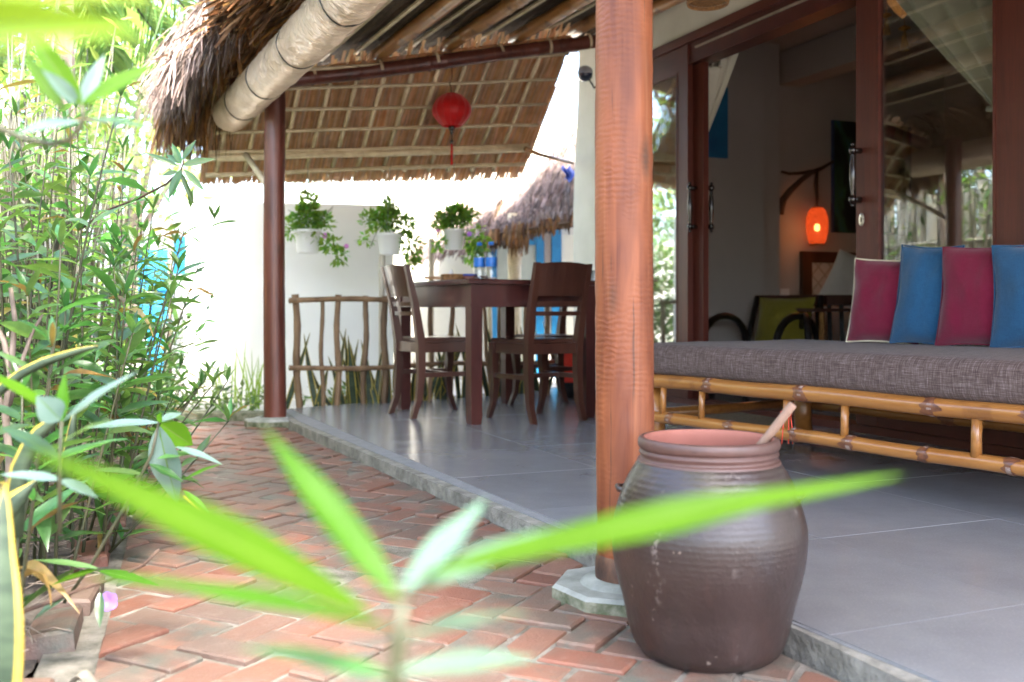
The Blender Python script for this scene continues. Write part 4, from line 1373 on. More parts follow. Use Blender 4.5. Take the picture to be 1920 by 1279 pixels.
# ------------------------------------------------------------------ hanging pots
def leafblob(mb, c, rx, ry, rz_, n, ls, rr, droop=0.0):
    for k in range(n):
        while True:
            v = Vector((rr.uniform(-1, 1), rr.uniform(-1, 1), rr.uniform(-1, 1)))
            if v.length < 1: break
        p = Vector(c) + Vector((v.x * rx, v.y * ry, v.z * rz_))
        d = (v + Vector((rr.gauss(0, .5), rr.gauss(0, .5), rr.gauss(.1, .5) - droop))).normalized()
        up = Vector((rr.gauss(0, .6), rr.gauss(0, .6), 1)); s = d.cross(up)
        if s.length < .05: continue
        s.normalize(); l = ls * rr.uniform(.6, 1.25); w = l * rr.uniform(.5, .75)
        b = len(mb.v)
        mb.v += [p, p + d * l * .45 + s * w * .5, p + d * l, p + d * l * .45 - s * w * .5]
        mb.face([b, b + 1, b + 2, b + 3])
def hpot(px, py, Y, wpx, hpx, label, seed, bush, trail):
    c = P(px, py, Y); k = Y / FPX; rr = random.Random(seed)
    t = thing('hanging_flowerpot', label, 'flowerpot', c, 0, 'white flowerpots hanging under the thatched end roof')
    r = wpx * k / 2; h = hpx * k
    mb = S(MB()); mb.lathe([(.0, -h / 2), (r * .70, -h / 2), (r * .76, -h / 2 + .006), (r * .93, h / 2 - .018), (r * 1.0, h / 2 - .016), (r * 1.0, h / 2), (r * .90, h / 2), (r * .88, h / 2 - .02), (0, h / 2 - .02)], 28)
    mb.build('pot', M['white_plastic'], t)
    top = .46
    for q in range(3):
        an = q * 2.09 + .4
        mb = S(MB()); mb.tube([(r * .98 * math.cos(an), r * .98 * math.sin(an), h / 2 - .005), (0, 0, top - .08)], .0012, 5); mb.build('wire', M['wire'], t)
    mb = S(MB()); mb.tube([(0, 0, top - .08), (0, 0, top + .03), (.01, 0, top + .05)], .0016, 5); mb.build('hook', M['wire'], t)
    mb = MB()
    for (bx, bz, rx, rz_, nn) in bush: leafblob(mb, (bx, rr.uniform(-.03, .03), h / 2 + bz), rx, .09, rz_, int(nn * 2.3), .038, rr)
    for (bx, bz, rx, rz_, nn) in trail: leafblob(mb, (bx, rr.uniform(-.06, .0), bz), rx, .06, rz_, int(nn * 1.5), .042, rr, .6)
    mb.build('foliage', M['leaf_pot'], t, kind='stuff')
    st = S(MB())
    for q in range(10):
        an = rr.uniform(0, 6.28); x1 = rr.uniform(-.14, .2)
        st.tube([(0, 0, h / 2 - .02), (x1 * .5, .03 * math.cos(an), h / 2 + rr.uniform(.04, .14)), (x1, .05 * math.cos(an), h / 2 + rr.uniform(-.1, .16))], .0018, 5)
    st.build('stems', M['stem_green'], t, kind='stuff')
    return t, h, r
def flower(par, loc, r, m, nd=Vector((0, -1, .2))):
    nd = nd.normalized(); a = nd.cross(Vector((0, 0, 1))).normalized(); b = a.cross(nd)
    mb = S(MB()); n = len(mb.v)
    mb.v.append(Vector(loc) - nd * r * .5)
    seg = 20
    for q in range(seg):
        an = 2 * math.pi * q / seg; rr = r * (.86 + .14 * abs(math.cos(an * 2.5)))
        mb.v.append(Vector(loc) + (a * math.cos(an) + b * math.sin(an)) * rr * .45 - nd * r * .1)
    for q in range(seg):
        an = 2 * math.pi * q / seg; rr = r * (.84 + .16 * abs(math.cos(an * 2.5)))
        mb.v.append(Vector(loc) + (a * math.cos(an) + b * math.sin(an)) * rr + nd * r * .12 * math.sin(an * 5))
    for q in range(seg):
        q2 = (q + 1) % seg
        mb.face([n, n + 1 + q, n + 1 + q2]); mb.face([n + 1 + q, n + 1 + seg + q, n + 1 + seg + q2, n + 1 + q2])
    return mb.build('flower', m, par)
t, h, r = hpot(577, 453, 6.25, 52, 44, 'white hanging flowerpot nearest the dark red post', 1,
     [(0, .07, .09, .08, 160), (.0, .16, .055, .07, 80), (-.11, .02, .05, .07, 60), (.10, .05, .06, .05, 60)], [(.15, -.02, .06, .05, 60), (.20, -.09, .05, .06, 40), (.05, .05, .1, .03, 30)])
flower(t, (.115, -.03, .035), .020, M['petal_pink']); flower(t, (.245, -.02, -.03), .016, M['petal_pink'])
t, h, r = hpot(731, 458, 6.4, 50, 40, 'white hanging flowerpot in the middle with trailing leaves to the right', 2,
     [(-.02, .09, .10, .07, 170), (-.01, .17, .05, .06, 70), (-.12, .08, .06, .06, 60), (.10, .05, .06, .06, 70)], [(.15, -.02, .06, .09, 90), (.14, -.10, .05, .05, 40), (-.15, .03, .05, .03, 20)])
t, h, r = hpot(851, 449, 6.55, 42, 38, 'white hanging flowerpot nearest the water bottles', 3,
     [(0, .07, .09, .07, 150), (.06, .10, .10, .05, 110), (-.09, .05, .05, .05, 60)], [(.15, .0, .07, .10, 130), (.13, -.12, .06, .05, 60), (-.10, -.02, .04, .05, 40)])
flower(t, (-.10, -.03, .055), .016, M['petal_pink']); flower(t, (.105, -.08, .03), .018, M['petal'])

# ------------------------------------------------------------------ daybed
DD = Vector((math.sin(rad(31.4)), -math.cos(rad(31.4)), 0)); DB = Vector((math.cos(rad(31.4)), math.sin(rad(31.4)), 0))
DANG = math.atan2(DD.y, DD.x)
D0 = Vector((.588, 4.0, 0)) - DD * .16
DLEN, DW = 1.95, .95
daybed = thing('bamboo_daybed', 'golden bamboo daybed frame with burnt nodes in front of the glass doors', 'daybed', D0, DANG)
# local x along the front (towards the camera), local y towards the house
def rail(x0, x1, y, z, r, nodes, nm='rail', sag=0.0, patch=.040):
    mb = S(MB()); pts = []; rr = []
    ks = sorted([x0 + (x1 - x0) * q / 26 for q in range(27)] + [x for nx in nodes for x in (nx - .010, nx - .004, nx, nx + .004, nx + .010)])
    for x in ks:
        f = 1.0
        for nx in nodes:
            d = abs(x - nx)
            if d < .002: f = .97
            elif d < .006: f = 1.05
            elif d < .012: f = 1.02
        pts.append(Vector((x, y + .003 * math.sin(x * 5), z - sag * math.sin(math.pi * (x - x0) / (x1 - x0)) + .002 * math.sin(x * 9 + z * 40)))); rr.append(r * f)
    mb.tube(pts, rr, 20)
    o = mb.build(nm, M['bamboo'], daybed)
    rp = random.Random(int(z * 1000 + y * 77))
    for nx in nodes:
        # ragged burnt band round the node
        pb_ = S(MB()); sg = 28; n = 0
        zz = z - sag * math.sin(math.pi * (nx - x0) / (x1 - x0)) + .002 * math.sin(nx * 9 + z * 40); yb = y + .003 * math.sin(nx * 5)
        for q in range(sg):
            an = 2 * math.pi * q / sg
            e0 = patch * max(.25, .62 + 1.1 * mnoise.noise(Vector((math.cos(an) * .9, math.sin(an) * .9, nx * 13))) + .5 * mnoise.noise(Vector((math.cos(an) * 3, math.sin(an) * 3, nx * 9))))
            e1 = patch * max(.25, .62 + 1.1 * mnoise.noise(Vector((math.cos(an) * .9, math.sin(an) * .9, nx * 13 + 7))) + .5 * mnoise.noise(Vector((math.cos(an) * 3, math.sin(an) * 3, nx * 9 + 5))))
            for e in (-e0, -.008, .008, e1):
                pb_.v.append(Vector((nx + e, yb + math.cos(an) * (r * 1.0 + (.0028 if abs(e) < .01 else .0012)), zz + math.sin(an) * (r + (.0028 if abs(e) < .01 else .0012)))))
        for q in range(sg):
            q2 = (q + 1) % sg
            for s_ in range(3):
                pb_.mi = 1 if (s_ == 1 and rp.random() < .25) else 0
                pb_.face([q * 4 + s_, q * 4 + s_ + 1, q2 * 4 + s_ + 1, q2 * 4 + s_])
        pb_.build('node', [M['bamboo_node'], M['bamboo_scrape']], o)
    return o
def dx_of(px):
    u = (px - 960) / FPX
    return (u * D0.y - D0.x) / (DD.x - u * DD.y)
ZT, ZB = .283, .137
rail(0, DLEN, 0, ZT, .027, [dx_of(x) for x in (1333, 1510, 1752)] + [1.72], sag=-.006)
rail(0, DLEN, .004, ZB, .0225, [dx_of(x) for x in (1257, 1369, 1492, 1597, 1738, 1897)] + [1.74], sag=-.008, patch=.028)
rail(0, DLEN, DW, ZT, .027, [.4, .9, 1.4]); rail(0, DLEN, DW, ZB, .0225, [.3, .8, 1.3])
for i_, x in enumerate((dx_of(1243), dx_of(1315), dx_of(1474), dx_of(1583), dx_of(1830), 1.80)):
    r = (.0125, .0125, .0135, .0135, .0155, .015)[i_]
    mb = S(MB()); mb.tube([(x, .002, ZB + .018), (x, .002, (ZB + ZT) / 2), (x + .002, .002, ZT - .02)], [r, r * .95, r], 14); mb.build('strut', M['bamboo'], daybed)
for x in (.012, DLEN - .012):
    for z, r in ((ZT, .026), (ZB, .022)):
        mb = S(MB()); mb.tube([(x, .03, z), (x, DW / 2, z), (x, DW - .03, z)], r, 14); mb.build('end_rail', M['bamboo'], daybed)
for (x, y) in ((.07, .06), (DLEN - .07, .06), (.10, DW - .06), (DLEN - .07, DW - .06)):
    mb = S(MB()); mb.tube([(x, y, 0), (x, y, .12), (x, y, ZT - .02)], [.040, .038, .036], 18); mb.build('leg', M['bamboo'], daybed)
for q in range(13):
    mb = MB(); x = .08 + q * .148; mb.box((x, DW / 2, ZT + .012), (.05, DW - .06, .012)); mb.build('slat', M['bamboo'], daybed)
MZ0, MZ1 = .309, .434
mt = rbox('mattress', (DLEN - .02, DW + .02, MZ1 - MZ0), .042, 5, M['weave'], None, D0 + DD * DLEN / 2 + DB * (DW / 2 - .010) + Vector((0, 0, (MZ0 + MZ1) / 2)), DANG, 2, .006, 4)
tag(mt, 'thick heather-grey mattress lying on the bamboo daybed', 'mattress')
# red string on one strut, rag, mat
x = dx_of(1474); c = D0 + DD * x + Vector((0, 0, 0))
mb = S(MB()); rs = random.Random(2)
for j in range(3):
    mb.tube([Vector((.018 * math.cos(t * .55), .018 * math.sin(t * .55), .215 + .004 * j + .003 * math.sin(t))) for t in range(12)], .0022, 6)
for (a, b_) in (((.01, -.018), (.012, -.030)), ((-.012, -.018), (-.020, -.034)), ((.004, -.02), (.0, -.03))):
    mb.tube([(a[0], a[1], .215), (b_[0], b_[1], .17), (b_[0] * 1.2, b_[1] * .95, .115)], .002, 6)
o = mb.build('red_string', M['red_cord']); o.location = c; tag(o, 'red string knotted round a strut of the daybed behind the stick', 'string')
mb = S(MB()); cm = P(1480, 822, 4.45)
def ragf(u, v):
    x = (u - .5) * .34 * (1 - .25 * abs(v - .5)); y = (v - .5) * .20
    return (x, y, .012 + .025 * abs(mnoise.noise(Vector((x * 14, y * 14, 2)))) * (1 - abs(2 * v - 1)))
mb.sheet(ragf, 24, 16); o = mb.build('floor_cloth', M['blue_rag'], solid=.003); o.location = (cm.x, cm.y, .002); o.rotation_euler = (0, 0, -.6)
tag(o, 'crumpled blue cloth lying on the tiles under the daybed', 'cloth')
mb = MB(); mb.cham((0, 0, .008), (.75, .45, .016), .004); o = mb.build('door_mat', M['rug']); q_ = F(.72, -.30, 0); o.location = (q_.x, q_.y, .002); o.rotation_euler = (0, 0, FA)
tag(o, 'flat brown door mat on the tiles at the open doorway', 'mat')

# cushions
def cushion(name, label, cat, m, w, h, T, mat4, group=None, seed=0, piping=False):
    t = thing(name, label, cat, (0, 0, 0), 0, group)
    t.matrix_basis = mat4; MW[t.name] = mat4.copy()
    mb = S(MB()); N = 22
    for sgn in (1, -1):
        b = len(mb.v)
        for j in range(N + 1):
            for i in range(N + 1):
                u, v = 2 * i / N - 1, 2 * j / N - 1
                x = w / 2 * u * (1 - .07 * (1 - v * v)); z = h / 2 * v * (1 - .06 * (1 - u * u))
                th = T / 2 * (max(0, (1 - u ** 2)) ** .5) * (max(0, (1 - v ** 2)) ** .5)
                th *= 1 - .12 * v
                wr = .013 * mnoise.noise(Vector((u * 1.7 + seed, v * 1.7, seed))) + .005 * mnoise.noise(Vector((u * 5 + seed, v * 3, seed + 3))) + .005 * math.sin(u * 9 + v * 5 + seed) * (1 - abs(v)) * (abs(u))
                x += .008 * mnoise.noise(Vector((v * 2.2, seed, u * .6))); z += .008 * mnoise.noise(Vector((u * 2.2, seed + 9, v * .6)))
                y = sgn * (th + wr * (1 - u ** 4) * (1 - v ** 4))
                mb.v.append(Vector((x, y, z + h / 2)))
        for j in range(N):
            for i in range(N):
                a = b + j * (N + 1) + i
                q = [a, a + 1, a + N + 2, a + N + 1]
                mb.face(q if sgn < 0 else q[::-1])
    mb.build('cover', m, t)
    ring = []
    for (ax, s_) in (('u', -1), ('v', 1), ('u', 1), ('v', -1)):
        for k in range(10):
            q = -1 + 2 * k / 10
            if ax == 'u': u, v = (q, s_)
            else: u, v = (s_, q)
            if s_ == 1 and ax == 'u': u = -q
            if s_ == -1 and ax == 'v': v = -q
            ring.append(Vector((w / 2 * u * (1 - .07 * (1 - v * v)), 0, h / 2 * v * (1 - .06 * (1 - u * u)) + h / 2)))
    ring.append(ring[0])
    mb = S(MB()); mb.tube(ring, .0035, 6, False); mb.build('seam', M['piping'] if piping else m, t)
    return t
def back_pt(px):
    b0 = D0 + DB * DW
    u = (px - 960) / FPX
    k = (u * b0.y - b0.x) / (DD.x - u * DD.y)
    return b0 + DD * k
for i_, (px, top, mm, lab) in enumerate(((1622, 488, 'magenta', 'magenta cushion at the far left of the row, its pale side seam showing'), (1704, 467, 'cush_blue', 'blue cushion standing between the two magenta cushions'), (1790, 467, 'magenta', 'magenta cushion standing between the two blue cushions'), (1893, 458, 'cush_blue', 'blue cushion cut off by the right edge of the picture'))):
    wv = (DD * math.cos(rad(15)) + DB * math.sin(rad(15))).normalized()
    p = back_pt(px) - DB * .12
    hgt = (0.360, .405, .390, .392)[i_]
    wd = (.31, .245, .30, .36)[i_]
    ang = math.atan2(wv.y, wv.x)
    base = p + wv * wd / 2; base.z = MZ1 - .004
    m4 = Matrix.Translation(base) @ Matrix.Rotation(ang, 4, 'Z') @ Matrix.Rotation(rad(-9), 4, 'X') @ Matrix.Rotation(rad((2, 3.5, 1, -2)[i_]), 4, 'Y')
    cushion('cushion', lab, 'cushion', M[mm], wd, hgt, .13, m4, 'cushions along the back of the daybed', i_ * 1.7, i_ == 0)

# ------------------------------------------------------------------ clay jar
JZ = 1.805; JX = (1328 - 960) / FPX * JZ; js = JZ / FPX
jar = thing('clay_jar', 'big brown glazed clay water jar with ridged shoulder on the bricks', 'jar', (JX, JZ, GZ))
def jz(y): return EYE - (y - 580) * js - GZ
prof = [(.0, .006), (.10, .004), (118 * js, .0), (126 * js, .006), (139 * js, .022), (149 * js, jz(1166)), (158 * js, jz(1125)), (169 * js, jz(1084)), (177 * js, jz(1045)), (180 * js, jz(1005)), (178.5 * js, jz(978)), (170 * js, jz(945)), (160 * js, jz(915)), (150 * js, jz(893)), (139 * js, jz(874)), (132.5 * js, jz(864))]
# smooth interpolation
def smooth_prof(pr, n=6):
    out = []
    for i in range(len(pr) - 1):
        p0 = pr[max(i - 1, 0)]; p1 = pr[i]; p2 = pr[i + 1]; p3 = pr[min(i + 2, len(pr) - 1)]
        for k in range(n):
            t = k / n
            f = lambda a, b, c, d: .5 * (2 * b + (c - a) * t + (2 * a - 5 * b + 4 * c - d) * t * t + (3 * b - a - 3 * c + d) * t ** 3)
            out.append((max(0, f(p0[0], p1[0], p2[0], p3[0])), f(p0[1], p1[1], p2[1], p3[1])))
    out.append(pr[-1]); return out
pp = prof[:3] + smooth_prof(prof[2:], 6)
out = []
for r, z in pp:
    if z > jz(990): r *= 1 + .0003 * math.sin((z) * 2 * math.pi / .0145)
    out.append((r, z))
mb = S(MB()); mb.lathe(out, 96, wob=.012); mb.build('body', M['jar'], jar)
zr = jz(864)
nk = [(132.5 * js, zr), (131 * js, zr + .004), (127 * js, zr + .006), (126 * js, zr + .010), (129 * js, zr + .016), (127 * js, zr + .020), (126 * js, zr + .022), (130 * js, zr + .026), (131.5 * js, zr + .033), (130 * js, zr + .040), (126 * js, zr + .0435), (120 * js, zr + .043)]
mb = S(MB()); mb.lathe(smooth_prof(nk, 3), 96); mb.build('rim', M['jar_rim'], jar)
ins = [(120 * js, zr + .043), (117 * js, zr + .036), (118 * js, zr + .02), (126 * js, zr - .01), (150 * js, zr - .05), (168 * js, zr - .12), (150 * js, zr - .25), (110 * js, .02), (0, .018)]
mb = S(MB()); mb.lathe(smooth_prof(ins, 3), 64); mb.build('inside', M['jar_in'], jar)
# small lugs on the shoulder
for an in (rad(-105), rad(-18), rad(75), rad(165)):
    rr = 160 * js; c = Vector((rr * math.cos(an), rr * math.sin(an), jz(922))); tv = Vector((-math.sin(an), math.cos(an), 0)); ov = Vector((math.cos(an), math.sin(an), 0))
    mb = S(MB()); mb.tube([c - tv * .020 - ov * .006, c - tv * .014 + ov * .006, c + ov * .011 + Vector((0, 0, .003)), c + tv * .014 + ov * .006, c + tv * .020 - ov * .006], [.006, .0055, .005, .0055, .006], 10)
    mb.build('lug', M['jar'], jar)
# stick leaning in the jar
s0 = P(1372, 905, 1.84); s1 = P(1487, 758, 1.78)
st_ = thing('stick', 'pale round stick leaning out of the clay jar', 'stick', s0)
mb = S(MB()); mb.tube([s0, s0.lerp(s1, .5) + Vector((.001, 0, .001)), s1 - (s1 - s0) * .01, s1], [.0078, .0082, .0080, .0068], 14); mb.build('rod', M['stick'], st_, world=True)

# ------------------------------------------------------------------ wall lamp (dome sensor), pendant
c = P(1097, 138, 6.95)
t = thing('security_lamp', 'grey and blue dome sensor lamp on an arm at the corner of the cream wall', 'lamp', c)
mb = S(MB()); mb.lathe([(.0, .052), (.030, .048), (.050, .030), (.056, .004), (.054, -.004)], 24); mb.build('housing', M['grey_plastic'], t)
mb = S(MB()); mb.lathe([(.054, -.004), (.050, -.030), (.030, -.050), (.0, -.056)], 24); mb.build('dome', M['dark_dome'], t)
e = F(fac_s(1128), -.004, 0); e.z = P(1118, 158, e.y).z
mb = S(MB()); mb.tube([c + Vector((.03, 0, -.045)), c + Vector((.05, 0, -.075)), c.lerp(e, .55) + Vector((0, 0, -.06)), e], .007, 8); mb.build('arm', M['black_plastic'], t, world=True)
c = P(1327, 0, 4.15)
t = thing('pendant_lamp', 'woven cane pendant lampshade hanging above the daybed at the top of the doorway', 'lamp', c)
mb = S(MB()); k = 4.15 / FPX
for q in range(40):
    an = 2 * math.pi * q / 40
    mb.tube([(37 * k * math.cos(an), 37 * k * math.sin(an), -8 * k), (41 * k * math.cos(an), 41 * k * math.sin(an), 30 * k), (30 * k * math.cos(an), 30 * k * math.sin(an), 80 * k), (8 * k * math.cos(an), 8 * k * math.sin(an), 110 * k)], .0022, 5)
mb.build('cane', M['basket'], t, kind='stuff')
for (r, z) in ((37, -8), (38, -4), (41, 28), (31, 78), (9, 109)):
    mb = S(MB()); mb.tube([(r * k * math.cos(a_ * math.pi / 16), r * k * math.sin(a_ * math.pi / 16), z * k) for a_ in range(33)], .0042, 6, False); mb.build('hoop', M['basket'], t)
mb = S(MB()); mb.lathe([(.0, -.004), (34 * k, -.006), (36 * k, -.004), (0, .0)], 24); mb.build('bottom_weave', M['basket'], t)
rp_ = roof((c - PB0).dot(I), (c - PB0).dot(A))
mb = S(MB()); mb.tube([(0, 0, 108 * k), (0, 0, rp_.z - c.z)], .003, 6); mb.build('cord', M['black_plastic'], t)

# ------------------------------------------------------------------ room contents
WX = -1.497
def wall_pt(px, py, off=.0):
    """point on the bedside wall (s constant) seen at a pixel"""
    s = WX + off
    u = (px - 960) / FPX
    o = F(s, 0, 0); dv = F(s, 1, 0) - o
    d = (u * o.y - o.x) / (dv.x - u * dv.y)
    p = F(s, d, 0); p.z = EYE - (py - 580) / FPX * p.y
    return p, d
# painting
p0, d0_ = wall_pt(1560, 226); p1, d1_ = wall_pt(1702, 226); pz0 = wall_pt(1560, 436)[0].z
paint = thing('painting', 'dark green and black abstract canvas on the bedroom wall', 'painting', F(WX, (d0_ + d1_) / 2, pz0), FA)
def canvas_mat(name, stops, sc):
    t = NT(name); n = t.noise(t.coord((1, 1, .6)), sc, 3, .5, 1.2)
    return t.done(t.bsdf(t.ramp(n, stops), .6))
hgt = p0.z - pz0; wd = d1_ - d0_
mb = MB(); mb.span((.001, -wd / 2, 0), (.026, wd / 2, hgt)); mb.build('canvas', canvas_mat('canvas_paint', [(.38, (.006, .008, .012)), (.5, (.012, .02, .018)), (.6, (.03, .10, .05)), (.72, (.02, .09, .14))], 3.0), paint)
for (a, b) in (((.001, -wd / 2 - .012, 0), (.030, -wd / 2, hgt)), ((.001, wd / 2, 0), (.030, wd / 2 + .012, hgt))):
    MB().span(a, b).build('frame', m_plain('blue_frame', (.02, .04, .12), (.03, .06, .16), .5, 5), paint)
q0 = fac_s(1334, .9)
pp0 = F(-1.149, .80, fac_z(1334, 315))
t = thing('painting', 'narrow bright blue canvas half hidden behind the open door', 'painting', F(-1.149, 1.0, 1.70), FA)
mb = MB(); mb.span((.001, -.30, -.02), (.024, .0, .50)); mb.build('canvas', canvas_mat('blue_canvas', [(.35, (.01, .10, .25)), (.6, (.02, .20, .40)), (.75, (.03, .12, .2))], 3), t)
# branch and glowing lamp
lp, ld = wall_pt(1532, 422, .12)
br = thing('wall_branch', 'gnarled dark branch mounted on the bedroom wall holding the glowing lamp', 'branch', lp)
def bp_(px, py, off=.06): return wall_pt(px, py, off)[0]
mb = S(MB()); mb.tube([bp_(1462, 402, .02), bp_(1468, 375, .04), bp_(1482, 357), bp_(1503, 337), bp_(1520, 324), bp_(1540, 316), bp_(1562, 303, .03)], [.030, .030, .026, .022, .022, .015, .010], 10); mb.build('limb', M['branch'], br, world=True)
mb = S(MB()); mb.tube([bp_(1465, 322), bp_(1480, 326), bp_(1500, 325), bp_(1522, 322)], [.010, .012, .013, .018], 8); mb.build('limb', M['branch'], br, world=True)
mb = S(MB()); mb.tube([bp_(1532, 318, .09), bp_(1530, 345, .12), bp_(1532, 372, .12), bp_(1531, 388, .12)], [.013, .016, .013, .009], 8); mb.build('limb', M['branch'], br, world=True)
lamp = thing('bedside_lamp', 'glowing orange woven lamp hanging from the branch on the bedroom wall', 'lamp', lp)
k = lp.y / FPX
mb = S(MB()); mb.lathe([(13 * k, -36 * k), (16 * k, -30 * k), (19.5 * k, -14 * k), (20.5 * k, 0), (19.5 * k, 14 * k), (15 * k, 28 * k), (9 * k, 33 * k), (0, 34 * k)], 28); mb.build('shade', M['lamp_orange'], lamp)
mb = S(MB()); mb.lathe([(.0, -.03), (.018, -.022), (.022, 0), (.018, .02), (.0, .03)], 14, (0, 0, -.02)); mb.build('bulb', M['bulb'], lamp)
for z, r in ((-36, 13), (33, 9.5)):
    mb = S(MB()); mb.tube([(r * k * math.cos(a_ * math.pi / 12), r * k * math.sin(a_ * math.pi / 12), z * k) for a_ in range(25)], .004, 6, False); mb.build('hoop', M['branch'], lamp)
ll = bpy.data.lights.new('lamp_glow', 'POINT'); ll.energy = .10; ll.color = (1, .36, .10); ll.shadow_soft_size = .09
lo_ = bpy.data.objects.new('lamp_glow', ll); link(lo_, lamp); lo_.location = (.0, 0, -.03)
lo_.matrix_basis = Matrix.Translation((FM.to_3x3() @ Vector((.0, 0, 0))) + Vector((-.02, -.12, -.05)))
# switch plate
sp, sd = wall_pt(1470, 552)
t = thing('light_switch', 'white switch plate on the bedroom wall beside the headboard', 'switch', F(WX, sd, sp.z), FA)
MB().span((.001, -.045, -.045), (.010, .045, .045)).build('plate', M['white_plastic'], t)
MB().span((.010, -.02, -.025), (.014, .02, .025)).build('rocker', M['white_plastic'], t)
# bed
hp0, hd0 = wall_pt(1506, 471, .05); hd1 = hd0 + 1.5
bedt = thing('bed', 'bed with dark headboard and pale lattice panel inside the room', 'bed', F(WX, (hd0 + hd1) / 2, 0), FA)
hz = hp0.z; bw = (hd1 - hd0)
MB().span((.005, -bw / 2, 0), (.05, -bw / 2 + .09, hz)).build('headboard_post', M['dark_wood'], bedt)
MB().span((.005, bw / 2 - .09, 0), (.05, bw / 2, hz)).build('headboard_post', M['dark_wood'], bedt)
MB().span((.006, -bw / 2 + .09, hz - .09), (.049, bw / 2 - .09, hz)).build('headboard_rail', M['dark_wood'], bedt)
def lattice():
    t = NT('lattice_panel'); a = t.wave(t.coord((1, 1, 1), rot=(rad(45), 0, 0)), 3.4, 0, 0, 1, 'Z'); b = t.wave(t.coord((1, 1, 1), rot=(rad(-45), 0, 0)), 3.4, 0, 0, 1, 'Z')
    f = t.math('MAXIMUM', t.ramp(a, [(.90, 0.0), (.97, 1.0)]), t.ramp(b, [(.90, 0.0), (.97, 1.0)]))
    return t.done(t.bsdf(t.mix(f, (.50, .47, .42), (.36, .31, .24)), .8, t.bump(f, .4, .01)))
MB().span((.010, -bw / 2 + .09, .3), (.036, bw / 2 - .09, hz - .09)).build('lattice_panel', lattice(), bedt)
MB().span((.05, -bw / 2 + .05, .06), (1.95, bw / 2 - .05, .26)).build('bed_base', M['dark_wood'], bedt)
rbox('mattress', (1.9, bw - .06, .32), .06, 4, M['linen'], bedt, (1.01, 0, .43))
for i_, (yy_, xx, lab) in enumerate(((-bw / 2 + .30, .16, 'white pillow leaning on the lattice headboard, nearer the lamp'), (-bw / 2 + .62, .22, 'white pillow tucked behind the magenta cushion, farther along the headboard'))):
    b = MW[bedt.name] @ Vector((xx, yy_, .585))
    m4 = Matrix.Translation(b) @ Matrix.Rotation(FA + rad(90), 4, 'Z') @ Matrix.Rotation(rad(22), 4, 'X') @ Matrix.Rotation(rad(14), 4, 'Y')
    cushion('pillow', lab, 'pillow', M['linen'], .60, .43, .17, m4, None, 3 + i_)
# bedside stool of bamboo
bs = P(1540, 640, 6.9)
t = thing('bedside_stool', 'small bamboo stool between the armchairs inside the room', 'stool', (bs.x, bs.y, 0), FA)
for x in (-.16, .16):
    for y in (-.13, .13):
        mb = S(MB()); mb.tube([(x, y, 0), (x, y, .555)], .020, 10); mb.build('leg', M['purlin'], t)
MB().span((-.2, -.17, .555), (.2, .17, .58)).build('top', M['dark_wood'], t)
# armchairs
def armchair(label, px, Y, rz):
    c = P(px, 640, Y); t = thing('armchair', label, 'armchair', (c.x, c.y, 0), rz, 'black armchairs inside the room')
    w = .27
    for sx in (-1, 1):
        pts = []
        for q in range(15):
            an = math.pi * (1.08 - q / 14 * 1.35)
            pts.append((sx * w, .05 + .30 * math.cos(an), .33 + .20 * math.sin(an)))
        mb = S(MB()); mb.tube(pts, .024, 10); mb.build('armrest', M['black_wood'], t)
        mb = S(MB()); mb.tube([(sx * w, pts[-1][1], pts[-1][2]), (sx * w, .24, .1), (sx * w, .22, 0)], .022, 10); mb.build('leg', M['black_wood'], t)
        mb = S(MB()); mb.tube([(sx * w, -.24, 0), (sx * w, -.25, .3), (sx * (w - .03), -.36, .66)], .022, 10); mb.build('leg', M['black_wood'], t)
    MB().box((0, -.36, .635), (2 * w - .03, .03, .07), Matrix.Rotation(rad(16), 3, 'X')).build('crest_rail', M['dark_wood'], t)
    for q in range(5):
        x = -.16 + q * .08
        MB().box((x, -.305, .47), (.03, .012, .32), Matrix.Rotation(rad(16), 3, 'X')).build('slat', M['black_wood'], t)
    MB().box((0, 0, .26), (2 * w - .02, .5, .04)).build('seat', M['black_wood'], t)
    return t, c
FACE = FA + rad(205)
a1, c1 = armchair('black curved-arm armchair with an olive cushion just inside the open doors', 1432, 6.75, FACE)
a2, c2 = armchair('black curved-arm armchair without cushion beside the white bed', 1588, 6.6, FACE + rad(30))
m4 = MW[a1.name] @ Matrix.Translation((0, -.235, .29)) @ Matrix.Rotation(rad(16), 4, 'X')
cushion('cushion', 'olive green cushion on the black armchair inside the room', 'cushion', M['olive'], .42, .38, .11, m4, None, 5)
# ceiling lantern with tassels seen through the glass
tl = P(1692, 18, 5.35)
t = thing('tassel_lantern', 'woven ceiling lantern with raffia tassels behind the right glass door', 'lantern', tl)
k = 5.35 / FPX
mb = S(MB()); mb.lathe([(.0, -18 * k), (15 * k, -2 * k), (26 * k, 14 * k), (30 * k, 40 * k), (18 * k, 62 * k), (0, 66 * k)], 18); mb.build('shade', M['lamp_warm'], t)
for (dx, dz, s_) in ((4, -18, 1.0), (-30, 6, .9)):
    mb = S(MB()); mb.tube([(dx * k, 0, dz * k), (dx * k, 0, (dz - 14) * k)], .0022, 6); mb.build('cord', M['raffia'], t)
    mb = S(MB()); mb.lathe([(.0, 6 * k), (11 * k * s_, 1 * k), (11 * k * s_, -1 * k), (0, -6 * k)], 16, (dx * k, 0, (dz - 17) * k)); mb.build('disc', M['raffia'], t)
    mb = MB()
    for q in range(40):
        an = q * .157; r0_ = 2 * k; r1_ = 9 * k * s_
        mb.ribbon([Vector(((dx + 0) * k + r0_ * math.cos(an), r0_ * math.sin(an), (dz - 24) * k)), Vector((dx * k + r1_ * math.cos(an), r1_ * math.sin(an), (dz - 58 * s_) * k))], .004, Vector((math.sin(an), -math.cos(an), 0)))
    mb.build('tassel', M['raffia'], t)
